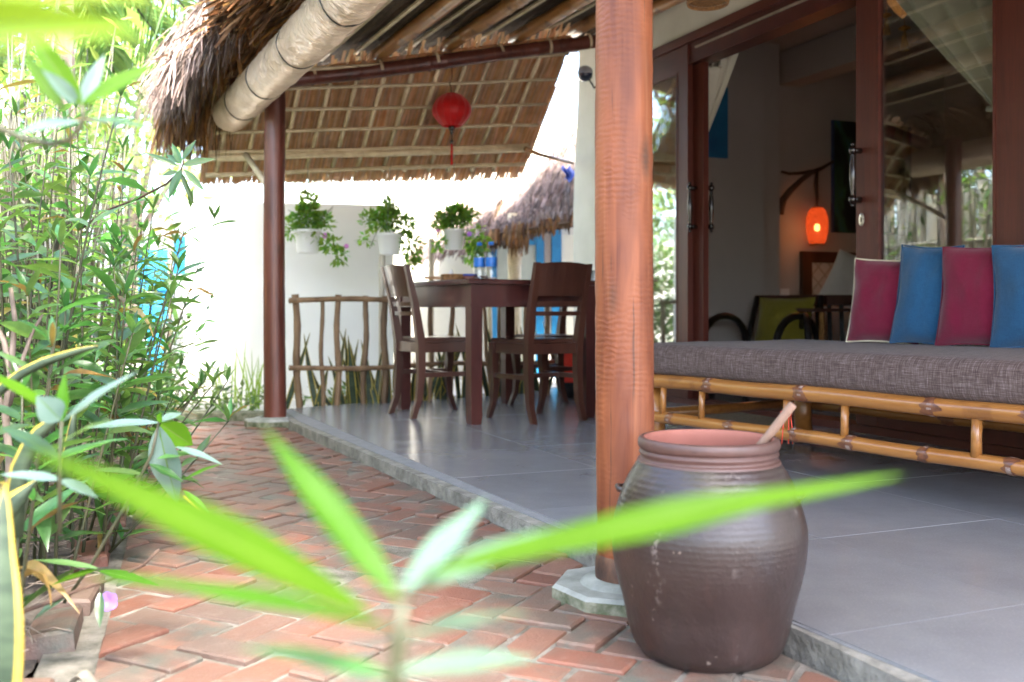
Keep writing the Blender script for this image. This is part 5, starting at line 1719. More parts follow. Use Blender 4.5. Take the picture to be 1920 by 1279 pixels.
mb = S(MB()); mb.tube([(0, 0, 64 * k), (0, 0, 2.615 - tl.z)], .003, 6); mb.build('cord', M['black_plastic'], t)

# ------------------------------------------------------------------ neighbours
def wallbox(a, b, h, th, z0=-.12):
    a = Vector((a[0], a[1], 0)); b = Vector((b[0], b[1], 0)); d = (b - a).normalized(); n = Vector((-d.y, d.x, 0))
    mb = MB(); mb.prism([(a.x, a.y), (b.x, b.y), (b + n * th).to_2d()[:], (a + n * th).to_2d()[:]], z0, h)
    return mb
wa = P(345, 750, 7.05); wb = P(738, 750, 7.35)
gw = thing('garden_wall', 'bright white rendered wall beyond the bamboo fence', 'wall', (wa.x, wa.y, -.1))
wallbox((wa.x, wa.y), (wb.x, wb.y), 1.34, .14).build('wall', M['white_wall'], gw, world=True)
wc = P(268, 740, 9.6)
wallbox((wa.x - .001, wa.y + .142), (wc.x, wc.y), 1.34, -.12).build('return_wall', M['white_wall'], gw, world=True)
mb = S(MB()); q_ = P(319, 750, 7.0); mb.tube([(q_.x, q_.y, -.1), (q_.x, q_.y, .7), (q_.x, q_.y + .02, 1.2)], .014, 8)
o = mb.build('drainpipe', M['bark'], gw, world=True)
# blue shutters on the house far left
sh = thing('blue_shutter', 'bright blue wooden shutter glimpsed through the leaves on the left', 'shutter', P(287, 600, 7.9), rad(12))
k = 7.9 / FPX
MB().span((-26 * k, -.02, -5 * k), (26 * k, .02, 132 * k)).build('panel', M['blue'], sh)
for z in (2, 60, 122): MB().span((-25 * k, -.034, z * k - 4 * k), (25 * k, -.0205, z * k + 4 * k)).build('rail', M['blue'], sh)
MB().span((-10 * k, -.03, -108 * k), (20 * k, .0, -8 * k)).build('lower_panel', M['blue'], sh)
sh = thing('blue_shutter', 'smaller blue shutter standing open at the corner of the white wall', 'shutter', P(336, 514, 7.0), rad(-35))
k = 7.0 / FPX
MB().span((-12 * k, -.015, 0), (14 * k, .015, 70 * k)).build('panel', M['blue'], sh)
MB().span((-11 * k, -.026, 30 * k), (13 * k, -.0155, 38 * k)).build('rail', M['blue'], sh)
# far house with a pale blue fascia above the white wall
fh = thing('far_house', 'white house with a pale blue fascia board behind the white wall', 'house', P(500, 600, 10.5))
f0 = P(730, 285, 9.6); f1 = P(345, 402, 11.6)
for (dz0, dz1, m_, nm, off) in ((-1.9, -.06, 'white_wall', 'wall', .03), (-.06, .05, 'pale_blue', 'fascia', 0)):
    mb = MB(); dv = Vector((.1, .6, 0))
    b = len(mb.v)
    for p in (f0, f1):
        for dd in (Vector((0, off, 0)), dv):
            mb.v.append(p + dd + Vector((0, 0, dz0))); mb.v.append(p + dd + Vector((0, 0, dz1)))
    for q in ((0, 4, 5, 1), (2, 3, 7, 6), (1, 5, 7, 3), (0, 2, 6, 4), (0, 1, 3, 2), (4, 6, 7, 5)): mb.face(list(q))
    mb.build(nm, M[m_], fh, world=True)

# thatched neighbour on the right
na = P(732, 700, 9.0); nbp = P(1190, 700, 9.6)
nh = thing('thatched_house', 'neighbouring cream house with blue door frames under shaggy thatch', 'house', (na.x, na.y, -.1))
wallbox((na.x, na.y), (nbp.x, nbp.y), 2.3, .15).build('wall', M['wall'], nh, world=True)
def npt(px, py, off=-.02):
    u = (px - 960) / FPX; dv = nbp - na
    k = (u * na.y - na.x) / (dv.x - u * dv.y)
    p = na + dv * k; p.y += off; p.z = EYE - (py - 580) / FPX * p.y
    return p
def npanel(x0, x1, y0, y1, m, name, off=-.03, th=.04, par=None):
    a = npt(x0, y1, off); b = npt(x1, y0, off)
    mb = MB(); mb.prism([(a.x, a.y), (b.x, b.y), (b.x, b.y + th), (a.x, a.y + th)], a.z, b.z)
    return mb.build(name, m, par or nh, world=True)
npanel(926, 1004, 444, 458, M['blue'], 'door_frame', -.05)
npanel(922, 932, 458, 762, M['blue'], 'door_frame', -.05)
npanel(1005, 1020, 420, 762, M['blue'], 'door_frame', -.05)
npanel(1034, 1052, 418, 762, M['blue'], 'door_frame', -.06)
npanel(933, 1004, 459, 762, m_plain('painted_door', (.42, .46, .40), (.48, .52, .46), .6, 5), 'door_panel', -.035, .03)
npanel(1053, 1075, 440, 762, M['curtain'], 'curtain', -.03, .03)
npanel(1021, 1033, 440, 762, M['room_wall'], 'mullion', -.04, .03)
pp_ = P(965, 520, 8.1)
mb = S(MB()); mb.tube([(pp_.x, pp_.y, -.1), (pp_.x, pp_.y, .6), (pp_.x - .004, pp_.y, 1.35)], [.055, .053, .052], 16); post_ = mb.build('porch_post', M['batten'], nh, world=True)
mb = S(MB())
for q in range(7): mb.tube([(pp_.x + .055 * math.cos(a_ * .4), pp_.y + .055 * math.sin(a_ * .4), .945 + q * .012 + .015 * math.sin(a_ * .4 + q)) for a_ in range(17)], .005, 6, False)
mb.build('lashing', M['batten'], post_, world=True)
# its eave: thick shaggy thatch; ridge rises to the right and back
rn = random.Random(8)
eav = [P(905, 447, 7.9), P(1000, 432, 7.8), P(1090, 418, 7.7)]
mbg = MB(); mbb = MB()
def eave_pt(u):
    return eav[0].lerp(eav[2], u)
core2 = MB()
core2.sheet(lambda u, v: eave_pt(u) + Vector((.02, .85 * v, .0 + (.10 + .62 * u) * v)), 8, 4)
core2.sheet(lambda u, v: eave_pt(u * 2.2) + Vector((.02, .75 + 1.0 * v, .06 + .5 * min(u * 2.2, 1.1) + .10 * v)), 8, 2)
core2.build('thatch_core', M['thatch_body'], nh, world=True, solid=.05)
for k in range(2600):
    u = rn.uniform(-.03, 1.05); v = rn.random() ** .8
    p = eave_pt(u) + Vector((0, .75 * v, .05 + (.12 + .70 * u) * v)) + Vector((rn.gauss(0, .01), 0, rn.gauss(0, .012)))
    ln = rn.uniform(.14, .26) * (.6 if v < .15 else 1)
    d = Vector((rn.gauss(-.12, .12), -.55, -.55 - .3 * (1 - v))).normalized(); pts = [p]
    for q in range(3):
        d = (d + Vector((rn.gauss(0, .06), rn.gauss(0, .04), -.22 if v < .35 else -.06))).normalized(); pts.append(pts[-1] + d * ln / 3)
    w = rn.uniform(.012, .030)
    side = Vector((1, rn.gauss(0, .4), rn.gauss(0, .4))); side = (side - d * side.dot(d)).normalized()
    (mbb if v < .05 else mbg).ribbon(pts, [w * .7, w, w, w * .3], side)
for k in range(60):
    u = rn.gauss(.36, .06); p = eave_pt(u) + Vector((0, .02, .02)); ln = rn.uniform(.10, .22); d = Vector((rn.gauss(.1, .1), -.1, -1)).normalized()
    mbb.ribbon([p, p + d * ln * .5 + Vector((.01, 0, 0)), p + d * ln], [.014, .014, .004], Vector((1, 0, 0)))
mbg.build('eave_thatch', M['thatch_grey'], nh, world=True, kind='stuff')
mbb.build('eave_thatch', M['thatch_brown'], nh, world=True, kind='stuff')
# left hip of the same roof, seen between the pots
ev2 = [P(782, 478, 8.3), P(905, 445, 8.0)]
core3 = MB(); core3.sheet(lambda u, v: ev2[0].lerp(ev2[1], u) + Vector((.16 * v, .55 * v, .0 + .36 * v)), 6, 4)
core3.sheet(lambda u, v: ev2[0].lerp(ev2[1], u) + Vector((.16 + .1 * v, .5 + .8 * v, .30 + .06 * v)), 4, 2)
core3.build('thatch_core', M['thatch_body'], nh, world=True, solid=.04)
hip = MB()
for k in range(1000):
    u = rn.uniform(-.02, 1); v = rn.random()
    p = ev2[0].lerp(ev2[1], u) + Vector((.16 * v, .5 * v, .06 + .38 * v)); ln = rn.uniform(.14, .30)
    d = Vector((rn.gauss(-.35, .12), -.5, -.6)).normalized(); pts = [p]
    for q in range(3):
        d = (d + Vector((rn.gauss(0, .06), 0, -.2 if v < .4 else -.05))).normalized(); pts.append(pts[-1] + d * ln / 3)
    w = rn.uniform(.012, .028); side = Vector((1, rn.gauss(0, .4), rn.gauss(0, .4))); side = (side - d * side.dot(d)).normalized()
    hip.ribbon(pts, [w * .7, w, w, w * .3], side)
hip.build('eave_thatch', M['thatch_grey'], nh, world=True, kind='stuff')
# blue sheet caught on the roof
q_ = P(1066, 325, 7.9); mb = S(MB()); mb.sheet(lambda u, v: (q_.x + (u - .5) * .07 + .02 * math.sin(v * 5), q_.y + .05 * v + .03 * math.sin(u * 7), q_.z + (v - .5) * .11 + .02 * math.sin(u * 8)), 8, 8)
o = mb.build('tarpaulin', M['blue_tarp'], solid=.004); tag(o, 'scrap of blue tarpaulin on the neighbouring thatch beside the wall', 'tarpaulin')

# ------------------------------------------------------------------ planting
def leaf_mesh(mb, L_, W_, fold=.25, droop=.25, seg=7, twist=0.0, wave=.0, shape=1.0):
    """lanceolate blade along +Y, folded at the midrib"""
    n = len(mb.v)
    for j in range(seg + 1):
        t = j / seg
        w = W_ * .5 * (math.sin(math.pi * min(1, t ** .78)) ** shape) * (1 if t < 1 else 0)
        if j == 0: w = W_ * .06
        y = L_ * (t - .08 * droop * t * t); z = L_ * (.10 * t - droop * t * t)
        tw = twist * t
        for s in (-1, 0, 1):
            x = s * w; zz = z + abs(s) * w * fold + wave * L_ * math.sin(t * 9 + s) * .02
            mb.v.append(Vector((x * math.cos(tw), y, zz + x * math.sin(tw))))
    for j in range(seg):
        a = n + j * 3
        mb.face([a, a + 1, a + 4, a + 3]); mb.face([a + 1, a + 2, a + 5, a + 4])
    return mb
LEAVES = []
rl3 = random.Random(77)
for q in range(9):
    mb = S(MB()); leaf_mesh(mb, 1.0, rl3.uniform(.17, .27), rl3.uniform(.1, .45), rl3.uniform(.05, .55), 6, rl3.uniform(-.5, .5), .6)
    LEAVES.append(mb.mesh('leaf', M['leaf']))

LEAVES_OLD = []
M['leaf_old'] = m_leaf('yellowed_leaf', (.16, .13, .03), (.22, .15, .05), trans=.35, amount=.35, hue=.03, tcol=(.35, .26, .05))
for q in range(3):
    mb = S(MB()); leaf_mesh(mb, 1.0, rl3.uniform(.14, .22), rl3.uniform(.5, .9), rl3.uniform(.5, .9), 6, rl3.uniform(-1.2, 1.2), 1.2)
    LEAVES_OLD.append(mb.mesh('leaf', M['leaf_old']))

def place_leaf(par, pos, direction, length, roll, rr, meshes=LEAVES, name='leaf'):
    d = Vector(direction).normalized()
    up = Vector((0, 0, 1))
    x = d.cross(up)
    if x.length < .1: x = Vector((1, 0, 0))
    x.normalize(); z = x.cross(d)
    m3 = Matrix((x, d, z)).transposed()
    m4 = Matrix.Translation(pos) @ m3.to_4x4() @ Matrix.Rotation(roll, 4, 'Y') @ Matrix.Scale(length, 4)
    o = bpy.data.objects.new(name, rr.choice(LEAVES_OLD if rr.random() < .045 else meshes)); link(o, par)
    o.matrix_basis = m4
    return o

def shrub(x, y, h, rr, label, group, lean=(0, 0), pitch=.055, ll=(.07, .13), stems=3, z0=-.03, bare=.2):
    t = thing('shrub', label, 'shrub', (x, y, z0), 0, group)
    for s_ in range(stems):
        an = rr.uniform(0, 6.28); sp = rr.uniform(.02, .12)
        hh = h * rr.uniform(.72, 1.0)
        top = Vector((math.cos(an) * sp * 2 + lean[0], math.sin(an) * sp * 2 + lean[1], hh))
        b = Vector((math.cos(an) * sp * .4, math.sin(an) * sp * .4, 0))
        mid = b.lerp(top, .5) + Vector((rr.gauss(0, .03), rr.gauss(0, .03), 0))
        N = 8; pts = []
        for q in range(N + 1):
            k = q / N; pts.append(b * (1 - k) ** 2 + mid * 2 * k * (1 - k) + top * k * k)
        mb = S(MB()); mb.tube(pts, [.0042 * (1 - .6 * q / N) for q in range(N + 1)], 6); mb.build('stem', M['stem_green'], t)
        z = bare * hh; turn = rr.uniform(0, 3.1)
        while z < hh:
            k = z / hh; p = b * (1 - k) ** 2 + mid * 2 * k * (1 - k) + top * k * k
            size = rr.uniform(*ll) * (1.0 if k < .85 else .75)
            for side in (0, math.pi):
                if rr.random() < .12: continue
                a_ = turn + side + rr.gauss(0, .25)
                el = rr.gauss(.35 + .5 * max(0, k - .7), .25)
                place_leaf(t, p, (math.cos(a_) * math.cos(el), math.sin(a_) * math.cos(el), math.sin(el)), size, rr.gauss(0, .35), rr)
            turn += 1.57 + rr.gauss(0, .3)
            z += pitch * rr.uniform(.7, 1.3)
        for q in range(4):
            a_ = turn + q * 1.57; place_leaf(t, top, (math.cos(a_) * .5, math.sin(a_) * .5, .8), ll[0] * .8, 0, rr)
    return t
rs = random.Random(101)
GL = 'tall narrow-leaved green shrub in the soil bed left of the brick path'
GG = 'leafy shrubs in the bed beside the path'
spots = []
for (px, Y, h, lean) in ((-20, 2.0, .95, (.05, 0)), (70, 2.3, 1.0, (.1, -.05)), (140, 2.6, .85, (.1, 0)), (30, 2.7, 1.25, (.05, 0)), (110, 3.0, 1.30, (.05, 0)),
                      (190, 3.0, .95, (.12, 0)), (60, 3.4, 1.45, (0, 0)), (150, 3.6, 1.35, (.05, 0)), (225, 3.5, 1.05, (.14, 0)), (205, 4.0, 1.30, (.10, 0)),
                      (250, 4.2, .95, (.15, 0)), (120, 4.3, 1.6, (0, 0)), (235, 4.7, 1.20, (.10, 0)), (262, 5.0, .8, (.15, 0)), (180, 5.0, 1.5, (0, 0)),
                      (215, 2.9, .42, (.1, 0)), (235, 3.4, .38, (.1, 0)), (262, 4.0, .35, (.1, 0)), (285, 4.6, .36, (.1, 0)), (170, 2.45, .40, (.12, 0)), (295, 5.3, .45, (.06, 0)), (270, 5.9, .7, (.1, 0)), (20, 1.75, .62, (.05, 0)), (120, 2.2, .70, (.1, 0)), (205, 2.5, .75, (.12, 0)), (45, 2.2, 1.2, (.05, 0))):
    p = P(px, 700, Y)
    shrub(p.x, p.y, h, rs, GL if h > .5 else 'low narrow-leaved shrub sprawling at the brick edge of the bed', GG, lean, stems=3 if h > .5 else 4, pitch=.072, bare=.16 if h > .5 else .1, ll=(.09, .165))

# long twigs that lean out over the path
def explicit_leaf(par, base, tip, w, m, nrm=None, droop=.10, fold=.2, name='leaf', shape=1.0, world=True):
    base = Vector(base); tip = Vector(tip); d = tip - base; L_ = d.length; d.normalize()
    n = Vector(nrm) if nrm is not None else Vector((0, -.5, 1))
    x = d.cross(n).normalized(); z = x.cross(d)
    mb = S(MB()); seg_ = 12; cols_ = (-1, -.5, -.045, .045, .5, 1)
    for j in range(seg_ + 1):
        t = j / seg_
        ww = w * .5 * (math.sin(math.pi * min(1, t ** .78)) ** shape) * (1 if j < seg_ else 0)
        if j == 0: ww = w * .05
        for c_ in cols_:
            wob = .012 * L_ * math.sin(t * 13 + c_ * 2 + L_ * 40) * abs(c_) * math.sin(math.pi * t)
            mb.v.append(Vector((c_ * ww, L_ * (t - .08 * droop * t * t), L_ * (.10 * t - droop * t * t) + abs(c_) * ww * fold + wob * .5)))
    for j in range(seg_):
        for q in range(5):
            mb.mi = 1 if q == 2 else 0
            a = j * 6 + q; mb.face([a, a + 1, a + 7, a + 6])
    # straighten: make the end land on the tip
    end = (mb.v[-2])
    corr = math.atan2(end.z, end.y)
    rot = Matrix.Rotation(-corr, 3, 'X'); sc = L_ / max(1e-6, math.hypot(end.y, end.z))
    m3 = Matrix((x, d, z)).transposed()
    mb.v = [base + m3 @ (rot @ v * sc) for v in mb.v]
    return mb.build(name, [m, M['midrib']], par, world=world)

M['midrib'] = m_leaf('leaf_midrib', (.07, .14, .02), (.10, .18, .03), trans=.3, amount=.1)
tw = thing('twig', 'long thin twig with drooping leaves reaching over the path below the eave', 'twig', P(180, 470, 3.2))
tp = [P(150, 430, 3.3), P(200, 395, 3.25), P(260, 372, 3.2), P(312, 345, 3.15), P(340, 318, 3.1), P(345, 300, 3.1)]
mb = S(MB()); mb.tube(tp, [.005, .0045, .004, .0035, .003, .002], 7); mb.build('stem', M['branch'], tw, world=True)
for (b, e, w) in (((340, 318), (316, 375), .028), ((341, 310), (405, 298), .026), ((345, 318), (385, 360), .022), ((340, 308), (322, 268), .022), ((342, 300), (368, 262), .020), ((335, 312), (270, 286), .018), ((333, 322), (303, 330), .018), ((337, 306), (312, 290), .02), ((338, 322), (366, 388), .016)):
    explicit_leaf(tw, P(b[0], b[1], 3.1), P(e[0], e[1], 3.1 + R.uniform(-.03, .03)), w, M['leaf'], (0, -1, .4))

# sprig at the upper left, near the camera
sp = thing('leafy_sprig', 'out-of-focus sprig with one big pale leaf at the upper left', 'sprig', P(150, 240, 1.05))
Y = 1.05
mb = S(MB()); mb.tube([P(-20, 232, Y), P(40, 258, Y), P(95, 271, Y), P(130, 262, Y), P(150, 240, Y), P(157, 215, Y), P(152, 196, Y)], [.003, .003, .0028, .0028, .0026, .0024, .002], 8); mb.build('stem', M['stem_green'], sp, world=True)
for (b, e, w, m, nn) in (((150, 228), (32, 252), .030, 'leaf_sheen', (0, -.6, 1)), ((158, 225), (285, 242), .018, 'leaf', (0, -.5, 1)), ((152, 196), (48, 52), .024, 'leaf_bright', (.3, -1, .3)), ((154, 196), (300, 118), .022, 'leaf_bright', (0, -1, .6)), ((150, 196), (196, 102), .015, 'leaf_sheen', (.6, -1, 0)), ((148, 195), (78, 130), .016, 'leaf_sheen', (0, -1, .4)), ((158, 200), (205, 150), .016, 'leaf', (0, -1, .4)), ((120, 205), (45, 100), .016, 'leaf_bright', (0, -1, .2))):
    explicit_leaf(sp, P(b[0], b[1], Y), P(e[0], e[1], Y + R.uniform(-.05, .03)), w, M[m], nn)
# two leaves near the lens, plus an unseen tree added to shade the path
nl = thing('tree', 'blurred yellow-green leaves close to the lens at the top left, with an added unseen shade tree', 'tree', (-1.25, -1.7, -.1))
lfy = m_leaf('yellow_green_leaf', (.16, .27, .025), (.20, .32, .03), trans=.6, amount=.05, tcol=(.46, .56, .05))  # yellow-green leaf colour
explicit_leaf(nl, P(-260, 60, .36), P(270, 62, .33), .034, lfy, (0, -1, .9), .05)
explicit_leaf(nl, P(-200, -60, .36), P(290, -4, .33), .036, lfy, (0, -1, .9), .05)
mb = S(MB()); mb.tube([(-1.25, -1.7, -.1), (-1.2, -1.6, 1.2), (-.9, -1.3, 2.5), (-.3, -.8, 3.3)], [.11, .09, .07, .04], 10); mb.build('trunk', M['bark'], nl, world=True)
mb = S(MB()); mb.tube([(-1.1, -1.5, 1.7), (-.7, -.6, 1.6), (-.42, .1, 1.1), (-.25, .36, .70), P(-240, 40, .36)], [.03, .016, .008, .004, .002], 8); mb.build('limb', M['bark'], nl, world=True)
rt2 = random.Random(12)
for q in range(7):
    an = q * .9; e = Vector((.35 + 1.1 * math.cos(an), -.1 + 1.1 * math.sin(an), 3.3 + rt2.uniform(-.2, .6)))
    mb = S(MB()); mb.tube([(-.9, -1.3, 2.5), Vector((-.9, -1.3, 2.5)).lerp(e, .5) + Vector((0, 0, .3)), e], [.045, .03, .010], 7); mb.build('limb', M['bark'], nl, world=True)
mb = MB()
for k in range(15000):
    v = Vector((rt2.uniform(-1, 1), rt2.uniform(-1, 1), rt2.uniform(-1, 1)))
    if v.length > 1 or mnoise.noise(v * 2.4) < -.40: continue
    p = Vector((-.15 + 2.0 * v.x, .35 + 2.3 * v.y, 3.55 + .65 * v.z)) if k % 5 < 3 else Vector((-.25 + 1.15 * v.x, 2.5 + 2.0 * v.y, 3.55 + .5 * v.z))
    d = Vector((rt2.gauss(0, 1), rt2.gauss(0, 1), rt2.gauss(-.3, .5))).normalized(); s_ = d.cross(Vector((rt2.gauss(0, .4), rt2.gauss(0, .4), 1)))
    if s_.length < .05: continue
    s_.normalize(); l = rt2.uniform(.10, .20); w = l * .16
    b = len(mb.v); mb.v += [p, p + d * l * .4 + s_ * w, p + d * l, p + d * l * .4 - s_ * w]; mb.face([b, b + 1, b + 2, b + 3])
mb.build('crown', M['leaf_tree'], nl, world=True, kind='stuff')  # out-of-view crown, added to keep sun off the path and foreground

# sprig in the middle foreground
ms = thing('leafy_sprig', 'sprig of long blurred green leaves rising in the centre foreground', 'sprig', P(742, 1300, .45))
Y = .45
mb = S(MB()); mb.tube([P(738, 1420, Y), P(742, 1280, Y), P(748, 1200, Y), P(755, 1130, Y)], [.0044, .0042, .0038, .003], 8); mb.build('stem', M['stem_green'], ms, world=True)
for (b, e, w, m, nn, y0, y1, dr) in (((748, 1125), (492, 800), 0.0172, 'leaf_near', (.7, -1, .5), 0.448, 0.496, .04),
        ((690, 1150), (40, 835), 0.0261, 'leaf_near', (.1, -.55, 1), 0.448, 0.400, .05),
        ((800, 1075), (1700, 890), 0.0204, 'leaf_near', (0, -.55, 1), 0.448, 0.480, .05),
        ((758, 1110), (912, 935), 0.0164, 'leaf_pale', (-.5, -1, .3), 0.448, 0.512, .06),
        ((770, 1105), (1040, 990), 0.0131, 'leaf_pale', (0, -1, .8), 0.456, 0.528, .05),
        ((735, 1180), (160, 1080), 0.0114, 'leaf_near', (0, -.4, 1), 0.456, 0.528, .10),
        ((752, 1200), (1000, 1150), 0.0114, 'leaf_pale', (0, -.2, 1), 0.448, 0.528, .12),
        ((748, 1260), (1010, 1235), .0120, 'leaf_pale', (0, -.5, 1), 0.440, 0.464, .10),
        ((738, 1270), (440, 1215), .0110, 'leaf', (0, -.3, 1), 0.448, 0.480, .10)):
    explicit_leaf(ms, P(b[0], b[1], y0), P(e[0], e[1], y1), w, M[m], nn, dr, .15)
for (b, e) in (((690, 1150), (752, 1190)), ((800, 1075), (757, 1135))):
    mb = S(MB()); mb.tube([P(b[0], b[1], .45), P(e[0], e[1], .45)], .001, 6); mb.build('petiole', M['stem_green'], ms, world=True)

# sprig at left middle
s2 = thing('leafy_sprig', 'sprig with long pale leaf pointing up right beside the yellow-edged leaves', 'sprig', P(115, 900, 1.25))
Y = 1.25
mb = S(MB()); mb.tube([P(112, 1000, Y), P(112, 860, Y), P(116, 790, Y)], [.003, .0026, .002], 8); mb.build('stem', M['stem_green'], s2, world=True)
for (b, e, w, m, nn) in (((118, 790), (258, 697), .021, 'leaf_sheen', (0, -.5, 1)), ((114, 788), (68, 742), .034, 'leaf_sheen', (0, -1, .6)), ((116, 790), (122, 700), .016, 'leaf_bright', (0, -1, 0)), ((110, 780), (-40, 690), .020, 'leaf_bright', (0, -.6, 1)), ((118, 828), (215, 788), .022, 'leaf', (0, -.4, 1)), ((112, 860), (0, 800), .022, 'leaf', (0, -.5, 1)), ((112, 900), (185, 935), .018, 'leaf_sheen', (0, -.5, 1)), ((112, 900), (0, 890), .018, 'leaf_sheen', (0, -.5, 1))):
    explicit_leaf(s2, P(b[0], b[1], Y), P(e[0], e[1], Y + R.uniform(-.06, .05)), w, M[m], nn)
# drooping pale leaf sprig
s3 = thing('leafy_sprig', 'sprig with a wide pale leaf hanging over the bricks below the ledge', 'sprig', P(300, 800, 1.75))
Y = 1.75
mb = S(MB()); mb.tube([P(120, 1130, Y), P(170, 1060, Y), P(240, 940, Y), P(285, 850, Y), P(298, 790, Y)], [.0032, .003, .003, .0026, .002], 8); mb.build('stem', M['stem_green'], s3, world=True)
for (b, e, w, m, nn) in (((298, 800), (334, 945), .058, 'leaf_sheen', (-.2, -1, .3)), ((296, 793), (155, 805), .028, 'leaf_sheen', (0, -.4, 1)), ((302, 795), (362, 835), .050, 'leaf_bright', (-.3, -1, .2)), ((300, 790), (342, 775), .022, 'leaf_sheen', (0, -.5, 1)), ((299, 792), (302, 772), .012, 'leaf_bright', (0, -1, 0)), ((330, 838), (418, 872), .016, 'leaf_sheen', (0, -.4, 1)), ((345, 920), (400, 970), .012, 'leaf_bright', (0, -.6, 1)), ((345, 900), (415, 870), .012, 'leaf_bright', (0, -.6, 1)), ((295, 860), (370, 850), .020, 'leaf', (0, -.4, 1)), ((270, 890), (170, 880), .018, 'leaf', (0, -.4, 1)), ((280, 870), (345, 905), .018, 'leaf', (0, -.4, 1))):
    explicit_leaf(s3, P(b[0], b[1], Y), P(e[0], e[1], Y + R.uniform(-.05, .04)), w, M[m], nn)
# twig low left with purple flower
s4 = thing('flowering_sprig', 'low twig with a purple flower at the left edge of the bricks', 'sprig', P(120, 1130, 1.7))
Y = 1.70
mb = S(MB()); mb.tube([P(20, 1155, Y), P(90, 1130, Y), P(150, 1105, Y), P(230, 1080, Y), P(268, 1060, Y), P(298, 1030, Y)], [.004, .0036, .003, .0026, .0024, .002], 8); mb.build('stem', M['branch'], s4, world=True)
mb = S(MB()); mb.tube([P(188, 1100, Y), P(188, 1112, Y)], .0012, 6); mb.build('petiole', M['stem_green'], s4, world=True)
for (b, e, w, m, nn) in (((188, 1110), (187, 1178), .016, 'leaf', (.2, -1, 0)), ((130, 1115), (60, 1165), .024, 'leaf_pale', (0, -.6, 1)), ((185, 1070), (300, 1100), .020, 'leaf_near', (0, -.5, 1)), ((182, 1068), (95, 1098), .016, 'leaf_near', (0, -.5, 1)), ((184, 1066), (60, 1050), .014, 'leaf', (0, -.5, 1))):
    explicit_leaf(s4, P(b[0], b[1], Y), P(e[0], e[1], Y + R.uniform(-.04, .03)), w, M[m], nn)
flower(s4, P(203, 1128, Y) - MW[s4.name].translation, .017, M['petal'])
bud = P(399, 972, 1.72)
s5 = thing('seed_pod_stalk', 'bent stalk with a dark seed pod hanging over the bricks', 'stalk', bud)
mb = S(MB()); mb.tube([P(345, 930, 1.74), P(370, 952, 1.73), P(390, 964, 1.72)], [.0022, .0020, .0018], 7); mb.build('stem', M['leaf_yellow'], s5, world=True)
mb = S(MB()); mb.lathe([(0, -.012), (.008, -.008), (.009, .002), (.006, .010), (0, .012)], 12); mb.build('pod', M['branch'], s5)

# snake plants (sansevieria)
def blade(mb, base, tip, w, side, bend=.0, seg=8, cup=.25):
    base = Vector(base); tip = Vector(tip)
    n = len(mb.v); d = (tip - base).normalized(); nn = side.cross(d).normalized()
    for j in range(seg + 1):
        t = j / seg
        ww = w * (.55 + .45 * math.sin(math.pi * min(1, t * 1.1 + .15))) * (1 - t ** 5) * .5 + (.0005)
        p = base.lerp(tip, t) + nn * bend * math.sin(math.pi * t) + side * bend * .6 * math.sin(t * 2.2)
        for s, cu in ((-1, cup), (-.76, cup * .5), (0, 0), (.76, cup * .5), (1, cup)):
            mb.v.append(p + side * ww * s + nn * ww * cu)
    for j in range(seg):
        for s in range(4):
            mb.mi = 1 if s in (0, 3) else 0
            a = n + j * 5 + s; mb.face([a, a + 1, a + 6, a + 5])
    return mb
def snake(px, py, Y, label, blades, seed, group=None, name='snake_plant', solid=.003):
    p = P(px, py, Y); t = thing(name, label, 'plant', (p.x, p.y, -.06), 0, group)
    rr = random.Random(seed)
    for (dx, h, lx, w) in blades:
        b = Vector((dx + rr.gauss(0, .02), rr.uniform(-.05, .05), 0)); e = Vector((dx + lx, rr.uniform(-.06, .06), h))
        an = rr.uniform(-.6, .6)
        mb = S(MB()); blade(mb, b, e, w, Vector((math.cos(an), math.sin(an), 0)), rr.uniform(-.03, .03))
        mb.build('leaf', [M['leaf_snake'], M['leaf_yellow']], t, solid=solid)
    return t
rsn = random.Random(55)
for q, (px, Y, n_) in enumerate(((556, 6.15, 3), (655, 6.15, 6), (676, 6.3, 6), (700, 6.1, 5), (738, 6.3, 6), (775, 6.3, 6), (830, 6.4, 7), (870, 6.5, 6), (930, 6.6, 6), (985, 6.8, 6), (1040, 7.0, 5))):
    bl_ = []
    for k in range(n_):
        big = rsn.random()
        bl_.append((rsn.uniform(-.12, .12), .25 + .32 * big, rsn.gauss(0, .10), rsn.uniform(.030, .055)))
    snake(px, 700, Y, 'snake plant with yellow-edged upright leaves ' + ('behind the leftmost fence post', 'just left of the third fence post', 'just right of the third fence post', 'behind the fourth fence post', 'at the fence by the pale stake', 'behind the back legs of the side-on chair', 'seen through the legs of the side-on chair', 'beside the near leg of the dining table', 'behind the front legs of the second chair', 'under the seat of the second chair', 'nearest the waste bin at the cream wall')[q], bl_, q, 'snake plants behind the fence')
